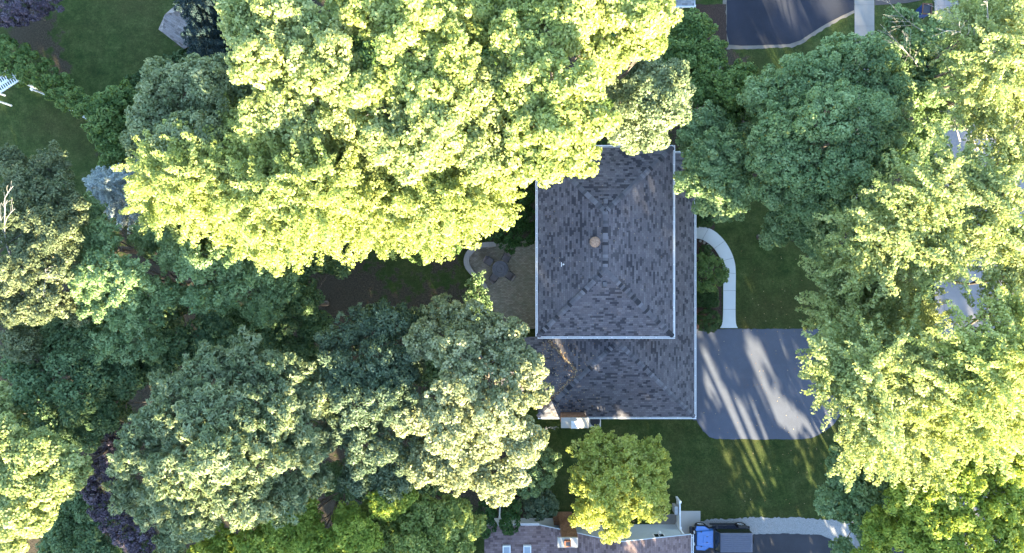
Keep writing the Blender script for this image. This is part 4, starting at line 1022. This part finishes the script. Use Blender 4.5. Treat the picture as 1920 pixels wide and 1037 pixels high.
# --- left
tree('elm_tree', 'medium green tree standing below the blue spruce with dense sprays',
     [(330, 420, 42), (280, 440, 38), (380, 430, 42), (430, 470, 46), (370, 490, 40), (480, 500, 46), (430, 540, 44), (520, 540, 40), (490, 580, 36), (330, 480, 36), (380, 560, 32)], 11, 2.5, 'feather', 'norway', over=dict(fin=.4, cr=.3))
tree('elm_tree', 'blue green tree with pale upright sprays left of the dense sprays',
     [(175, 405, 28), (195, 440, 30), (200, 500, 42), (170, 460, 34), (240, 530, 46), (190, 560, 44), (250, 590, 48), (300, 560, 36), (220, 640, 42), (280, 650, 34), (160, 520, 28)], 11.5, 2.5, 'feather', 'norway', over=dict(fin=.45, cr=.28))
tree('oak_tree', 'dark green tree at the left end of the backyard clearing', [(550, 510, 32), (600, 480, 32), (560, 560, 42), (520, 620, 42), (590, 610, 28), (640, 490, 24), (500, 660, 36), (570, 660, 24), (440, 610, 34)], 7.5, 1.5, 'puff', 'forest')
tree('oak_tree', 'small dark tree tucked under the golden fringe above the clearing', [(790, 465, 22), (760, 455, 24), (820, 450, 22), (840, 455, 16)], 6, .5, 'puff', 'green')
tree('locust_tree', 'sparse tan green tree along the left edge',
     [(50, 350, 42), (100, 375, 38), (138, 395, 26), (40, 420, 46), (110, 440, 44), (50, 500, 46), (110, 500, 36), (30, 570, 44), (90, 560, 42), (140, 570, 30), (20, 300, 30), (40, 640, 38), (100, 310, 32)],
     12, 2.5, 'loose', 'tan', over=dict(cr=.3, L=.15, W=.09, cov=1.2, gap=.2))
tree('oak_tree', 'dark forest green tree below the tan tree', [(60, 625, 40), (115, 630, 40), (170, 640, 34), (230, 670, 34), (60, 680, 48), (130, 670, 46), (180, 710, 40), (70, 740, 48), (140, 750, 46), (190, 780, 36), (100, 800, 42), (160, 820, 34), (40, 780, 34), (240, 710, 32)], 10, 2.5, 'puff', 'forest')
tree('oak_tree', 'dark tree with muted sprays in the middle of the left woods', [(330, 650, 40), (290, 690, 34), (380, 640, 38), (250, 680, 30), (430, 630, 36), (400, 610, 30)], 9, 1.5, 'tuft', 'forest', over=dict(L=.22, W=.11))
tree('beech_tree', 'cream lit tree in the lower left corner', [(20, 830, 44), (70, 850, 48), (30, 900, 48), (90, 910, 44), (130, 880, 34), (20, 960, 44), (70, 970, 32), (10, 760, 34), (20, 1010, 34)], 13, 2.5, 'puff', 'silver', over=dict(fin=.25))
tree('oak_tree', 'low dark green tree at the bottom left under the cream lit corner tree', [(130, 990, 44), (180, 960, 36), (110, 1030, 40), (180, 1020, 40), (260, 1030, 32), (150, 930, 30)], 6, 1, 'puff', 'forest')
tree('plum_tree', 'purple leaved tree squeezed beside the layered tree', [(224, 820, 27), (211, 850, 29), (191, 880, 29), (186, 915, 29), (196, 945, 29), (221, 970, 32), (246, 995, 32), (266, 1015, 29)], 8, 1, 'fine', 'purple', over=dict(gap=.1))
tree('mulberry_tree', 'bright lime tree at the bottom edge left of the small green tree', [(570, 985, 36), (540, 1010, 32), (590, 1020, 34), (640, 1000, 34), (480, 1020, 36), (420, 1025, 34), (680, 1010, 30), (650, 975, 20), (380, 1035, 24), (610, 1040, 24), (560, 960, 24), (520, 985, 26), (720, 945, 22), (750, 935, 16)], 11, 1.5, 'loose', 'bright', over=dict(cov=1.5, gap=.08))
tree('mulberry_tree', 'fresh green tree at the bottom edge left of the evergreens', [(740, 960, 38), (790, 970, 38), (720, 1010, 40), (780, 1015, 40), (830, 1000, 32), (850, 960, 24), (860, 1020, 26), (700, 970, 26), (880, 985, 18)], 9.5, 1.5, 'loose', 'lime', over=dict(cov=1.5, gap=.08))
# lower storey seen in the gaps
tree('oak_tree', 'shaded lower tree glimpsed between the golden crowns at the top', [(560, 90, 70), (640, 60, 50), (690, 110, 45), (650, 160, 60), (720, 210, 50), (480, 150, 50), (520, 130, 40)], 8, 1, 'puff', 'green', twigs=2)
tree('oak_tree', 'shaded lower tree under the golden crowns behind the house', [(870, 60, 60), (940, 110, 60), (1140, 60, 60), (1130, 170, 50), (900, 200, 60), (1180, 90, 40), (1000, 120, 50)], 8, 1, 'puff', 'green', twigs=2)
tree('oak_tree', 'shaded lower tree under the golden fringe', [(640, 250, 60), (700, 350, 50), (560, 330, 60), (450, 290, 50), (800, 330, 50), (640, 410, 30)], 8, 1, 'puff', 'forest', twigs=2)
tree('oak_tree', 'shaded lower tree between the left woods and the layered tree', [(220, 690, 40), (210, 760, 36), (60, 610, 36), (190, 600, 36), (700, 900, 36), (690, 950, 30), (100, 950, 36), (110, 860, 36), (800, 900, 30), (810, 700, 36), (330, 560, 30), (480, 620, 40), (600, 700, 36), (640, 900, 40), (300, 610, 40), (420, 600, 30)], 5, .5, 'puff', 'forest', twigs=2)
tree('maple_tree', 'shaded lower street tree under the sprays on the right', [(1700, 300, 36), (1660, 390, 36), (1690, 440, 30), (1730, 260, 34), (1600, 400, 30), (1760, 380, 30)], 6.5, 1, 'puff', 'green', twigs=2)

# --- conifers, hedges, shrubs
conifer('spruce_tree', 'pale blue spruce among the green trees on the left', 208, 352, 62, 4.5, 6.6, 'spruce')
conifer('spruce_tree', 'dark blue spruce beside the shed at the top', 395, 25, 56, 5, 10, 'dspruce')
conifer('spruce_tree', 'smaller dark blue spruce below the shed', 405, 95, 42, 4, 8, 'dspruce')
shrub('long green hedge running down from the left edge past the white fence', [(10, 95, 28), (35, 110, 28), (60, 125, 28), (85, 145, 28), (110, 165, 26), (135, 185, 26), (160, 200, 22), (10, 120, 24), (40, 138, 22)], 1.9, 'fine', 'green', 'hedge', over=dict(L=.17, W=.1), cat='hedge')
shrub('green shrubby thicket between the hedge and the grey green tree', [(205, 195, 26), (215, 225, 28), (195, 250, 24), (225, 265, 24), (215, 290, 20), (240, 185, 22), (190, 210, 20)], 3.2, 'loose', 'green', over=dict(L=.2, W=.13, cr=.35))
shrub('dark green shrub row leading from the thicket towards the shed', [(260, 160, 24), (290, 145, 24), (320, 130, 24), (350, 115, 24), (375, 110, 20), (250, 190, 22)], 2.4, 'fine', 'hedge', over=dict(L=.17, W=.1), name='hedge', cat='hedge')
shrub('dark purple leaved shrub in the top left corner', [(20, 10, 34), (60, 5, 32), (95, -5, 26), (0, 30, 20), (30, 30, 18)], 2.5, 'fine', 'purple')
shrub('bushy bright evergreen behind the patio against the house', [(960, 350, 24), (985, 365, 22), (945, 375, 24), (970, 395, 26), (945, 410, 24), (990, 410, 20), (960, 435, 26), (935, 435, 20), (985, 440, 22), (955, 455, 18)], 2.6, 'fine', 'cedar', 'juniper')
shrub('upright evergreen left of the pair at the bottom', [(912, 965, 18), (910, 985, 18), (915, 945, 14)], 3.0, 'fine', 'cedar', 'arborvitae')
shrub('upright evergreen right of the pair, overlapping the red roof', [(960, 960, 17), (957, 982, 18), (965, 945, 12)], 3.6, 'fine', 'cedar', 'arborvitae')
shrub('light green shrub under the cream lit tree', [(1010, 880, 26), (1030, 865, 20), (1000, 905, 24), (985, 915, 18), (1025, 890, 18)], 3.0, 'fine', 'norway', over=dict(L=.16, W=.1))
shrub('dark blue green shrub above the red roof', [(1010, 945, 22), (1030, 950, 18), (990, 950, 18), (1015, 930, 18), (1005, 965, 12)], 2.0, 'fine', 'blueg', over=dict(L=.16, W=.1, gap=.15))
# front beds
def box_hedge(label, pxa, pya, pxb, pyb, h):
    a = P(pxa, pya, h); b = P(pxb, pyb, h); x0, x1 = min(a.x, b.x), max(a.x, b.x); y0, y1 = min(a.y, b.y), max(a.y, b.y)
    o = thing('hedge', label, 'hedge', ((x0 + x1) / 2, (y0 + y1) / 2, 0)); hx, hy = (x1 - x0) / 2, (y1 - y0) / 2
    st = dict(STY['fine']); st.update(cr=.13, L=.075, W=.05, cov=1.5); Cc, Oo = [], []
    for x in np.arange(-hx, hx + .01, .16):
        for y in np.arange(-hy, hy + .01, .16): Cc.append((x, y, h)); Oo.append((0, 0, 1))
    for z in np.arange(.15, h, .17):
        for x in np.arange(-hx, hx + .01, .17):
            for s_ in (-1, 1): Cc.append((x, s_ * hy, z)); Oo.append((0, s_, 0))
        for y in np.arange(-hy, hy + .01, .17):
            for s_ in (-1, 1): Cc.append((s_ * hx, y, z)); Oo.append((s_, 0, 0))
    Cc = np.array(Cc) + rng.normal(size=(len(Cc), 3)) * .03
    leaf_mesh('foliage', Cc, np.array(Oo, float), st['cr'] * rng.uniform(.8, 1.2, len(Cc)), rng.normal(size=len(Cc)), st, LM['hedge'], o)
    m = MB()
    for _ in range(10): x, y = random.uniform(-hx, hx), random.uniform(-hy, hy); m.tube((x, y, 0), (x * .9, y * .9, h * .9), .03, .01, 5)
    m.build('stem', BARK, o, merge=False)
box_hedge('clipped dark hedge above the front walk beside the house', 1311, 375, 1335, 420, 1.0)
box_hedge('clipped hedge between the leafy shrub and the round bush', 1311, 545, 1344, 572, .9)
shrub('round clipped bush at the corner of the driveway', [(1328, 601, 23)], .95, 'fine', 'hedge', over=dict(cr=.14, L=.075, W=.05, cov=1.8, gap=0), name='bush', cat='bush')
shrub('leafy green shrub spilling over the front walk', [(1325, 508, 22), (1345, 505, 18), (1335, 525, 20), (1318, 530, 16), (1350, 520, 13), (1315, 490, 14), (1340, 490, 13)], 1.8, 'fine', 'green', over=dict(L=.13, W=.09, cr=.24))
shrub('small shrub inside the curve of the front walk', [(1322, 470, 10), (1328, 478, 8)], .6, 'fine', 'hedge', over=dict(cr=.12, L=.08, W=.05), name='bush', cat='bush')

# bare dead limbs (parts of the trees they grow from)
def bare(parent, a, b, r=.05, n=7, spread=1.0):
    """a, b photo points with heights; a forked bare limb"""
    r *= .6; o = Vector(parent.location); A = P(*a) - o; B = P(*b) - o; m = MB(); q = curve_pts(A, B, .18, 6); m.path(q, r, r * .35, 6)
    for i in range(n):
        s_ = q[random.randint(2, 6)]; d = (B - A).normalized() + Vector(unit(1)[0]) * .7; e = s_ + d * random.uniform(.5, 1.3) * spread
        q2 = curve_pts(s_, e, .2, 4); m.path(q2, r * .35, .012, 4)
        for _ in range(2):
            d2 = d + Vector(unit(1)[0]) * .8; q3 = curve_pts(q2[random.randint(1, 3)], q2[3] + d2 * .45 * spread, .2, 3); m.path(q3, r * .2, .009, 3)
    m.build('dead_branch', PALE, parent, merge=False)
def find(s_):
    for o in bpy.data.objects:
        if o.get('label', '').startswith(s_): return o
t = find('green street tree with bare'); 
for a, b in (((1735, 60, 10.5), (1670, 8, 11.5)), ((1720, 125, 10.5), (1675, 80, 11.5)), ((1715, 115, 11), (1650, 45, 11.5)), ((1790, 150, 11), (1760, 100, 12))): bare(t, a, b, .045, 6, .9)
t = find('pale lit street tree');
for a, b in (((1855, 60, 16), (1850, 0, 17.5)), ((1820, 70, 15), (1785, 25, 16)), ((1840, 90, 15), (1800, 60, 16.5))): bare(t, a, b, .05, 5, .7)
t = find('spreading street tree');
for a, b in (((1840, 290, 13), (1800, 215, 14.5)), ((1850, 270, 14), (1835, 200, 15)), ((1800, 265, 13), (1790, 225, 14)), ((1870, 300, 14), (1910, 250, 15))): bare(t, a, b, .08, 6, .8)
t = find('thin medium green tree'); bare(t, (1293, 164, 8), (1335, 140, 9), .03, 3, .4)
t = find('billowing pale yellow'); bare(t, (720, 175, 16), (655, 180, 17.5), .09, 8, .8)
t = find('tall bright yellow'); bare(t, (1085, 75, 16), (1060, 45, 18), .06, 10, .8)
t = find('rounded pale yellow'); bare(t, (720, 190, 17), (690, 215, 17), .06, 6, .6)
t = find('sparse tan green'); bare(t, (20, 480, 13), (10, 390, 14.5), .06, 8, .9); bare(t, (60, 510, 13), (90, 520, 14.5), .04, 6, .8)
t = find('tall cream lit tree'); bare(t, (1012, 808, 9), (1032, 800, 9.4), .03, 4, .4)

# --- tall trees beyond the lower edge, which throw the long evening shadows over the houses
def far_tree(x, y, zl, zt, r, label):
    o = thing('shade_tree', label, 'tree', (x, y, 0), 0, 'trees beyond the bottom edge')
    st = dict(STY['coarse']); lob = []; hz = zt - zl; n = max(3, int(hz / r * 2.2))
    lr = min(r * .62, hz * .5)
    for i in range(n):
        a = i * 2.4; q = r * .42 * (.4 + .6 * math.sin(math.pi * (i + .6) / (n + .2)))
        lob.append((math.cos(a) * q, math.sin(a) * q, zl + lr * .8 + (hz - lr * 1.7) * (i / (n - 1)), lr, lr * .9))
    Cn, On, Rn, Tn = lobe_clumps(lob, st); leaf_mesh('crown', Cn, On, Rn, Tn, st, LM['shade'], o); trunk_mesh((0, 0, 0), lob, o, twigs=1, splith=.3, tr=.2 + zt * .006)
    return o
FT = [(55, -38, 5, 24, 5, 'rightmost street tree beyond the bottom edge'), (26, -43, 13, 27, 3.6, 'very tall tree behind the one below the blue car'), (10.3, -41, 5, 18.5, 3.5, 'tree behind the small round tree'), (-15.5, -39, 5, 21.5, 4.2, 'third tree from the left beyond the bottom edge'), (-36, -38, 5, 21, 4.5, 'leftmost tree beyond the bottom edge'), (-30, -36, 7, 22, 5, 'tall leafy tree far below the left woods'), (-22, -39, 6, 20, 4.5, 'second tall tree from the left beyond the bottom edge'),
      (-9, -36, 6, 25, 5, 'tallest tree below the layered tree'), (-1.5, -37, 5, 25, 4.6, 'tall tree below the dull blue green tree'),
      (5.5, -38, 3, 22, 4, 'tree below the cream lit tree'), (10, -34, 1, 12, 4, 'small round tree behind the red roofed house'), (17, -34, 1, 11.5, 4, 'small round tree south of the brick chimney house'),
      (17.5, -37, 17.5, 25.5, 3.0, 'tall bare stemmed tree with a small crown'), (23, -37, 1.5, 25, 3.8, 'tall tree directly below the blue car'),
      (29, -38, 12.5, 25, 4.2, 'high crowned tree beyond the neighbouring driveway'), (35.5, -38, 10.3, 24, 4.0, 'high crowned tree in line with the sidewalk'), (41, -38, 10, 22, 3.9, 'high crowned street tree beyond the edge'),
      (47.5, -38, 4, 22.5, 4.2, 'leafy street tree at the far right beyond the edge'), (28, -34, .6, 7.6, 3.8, 'low bushy tree below the parking area'), (35, -34, .6, 6.8, 3.8, 'low bushy tree below the sidewalk'),
      (26.5, -41, 14, 23, 2.2, 'slim rear tree left of the high crowned pair'), (32.2, -42, 13, 25, 3.4, 'slim rear tree between the high crowned pair'), (38.3, -41, 13, 23, 3.2, 'slim rear tree right of the high crowned pair')]
random.seed(3); rng = np.random.default_rng(3)
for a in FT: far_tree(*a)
print('LEAVES', NLEAF)
open('/tmp/leaves.txt', 'w').write(str(NLEAF)) if False else None
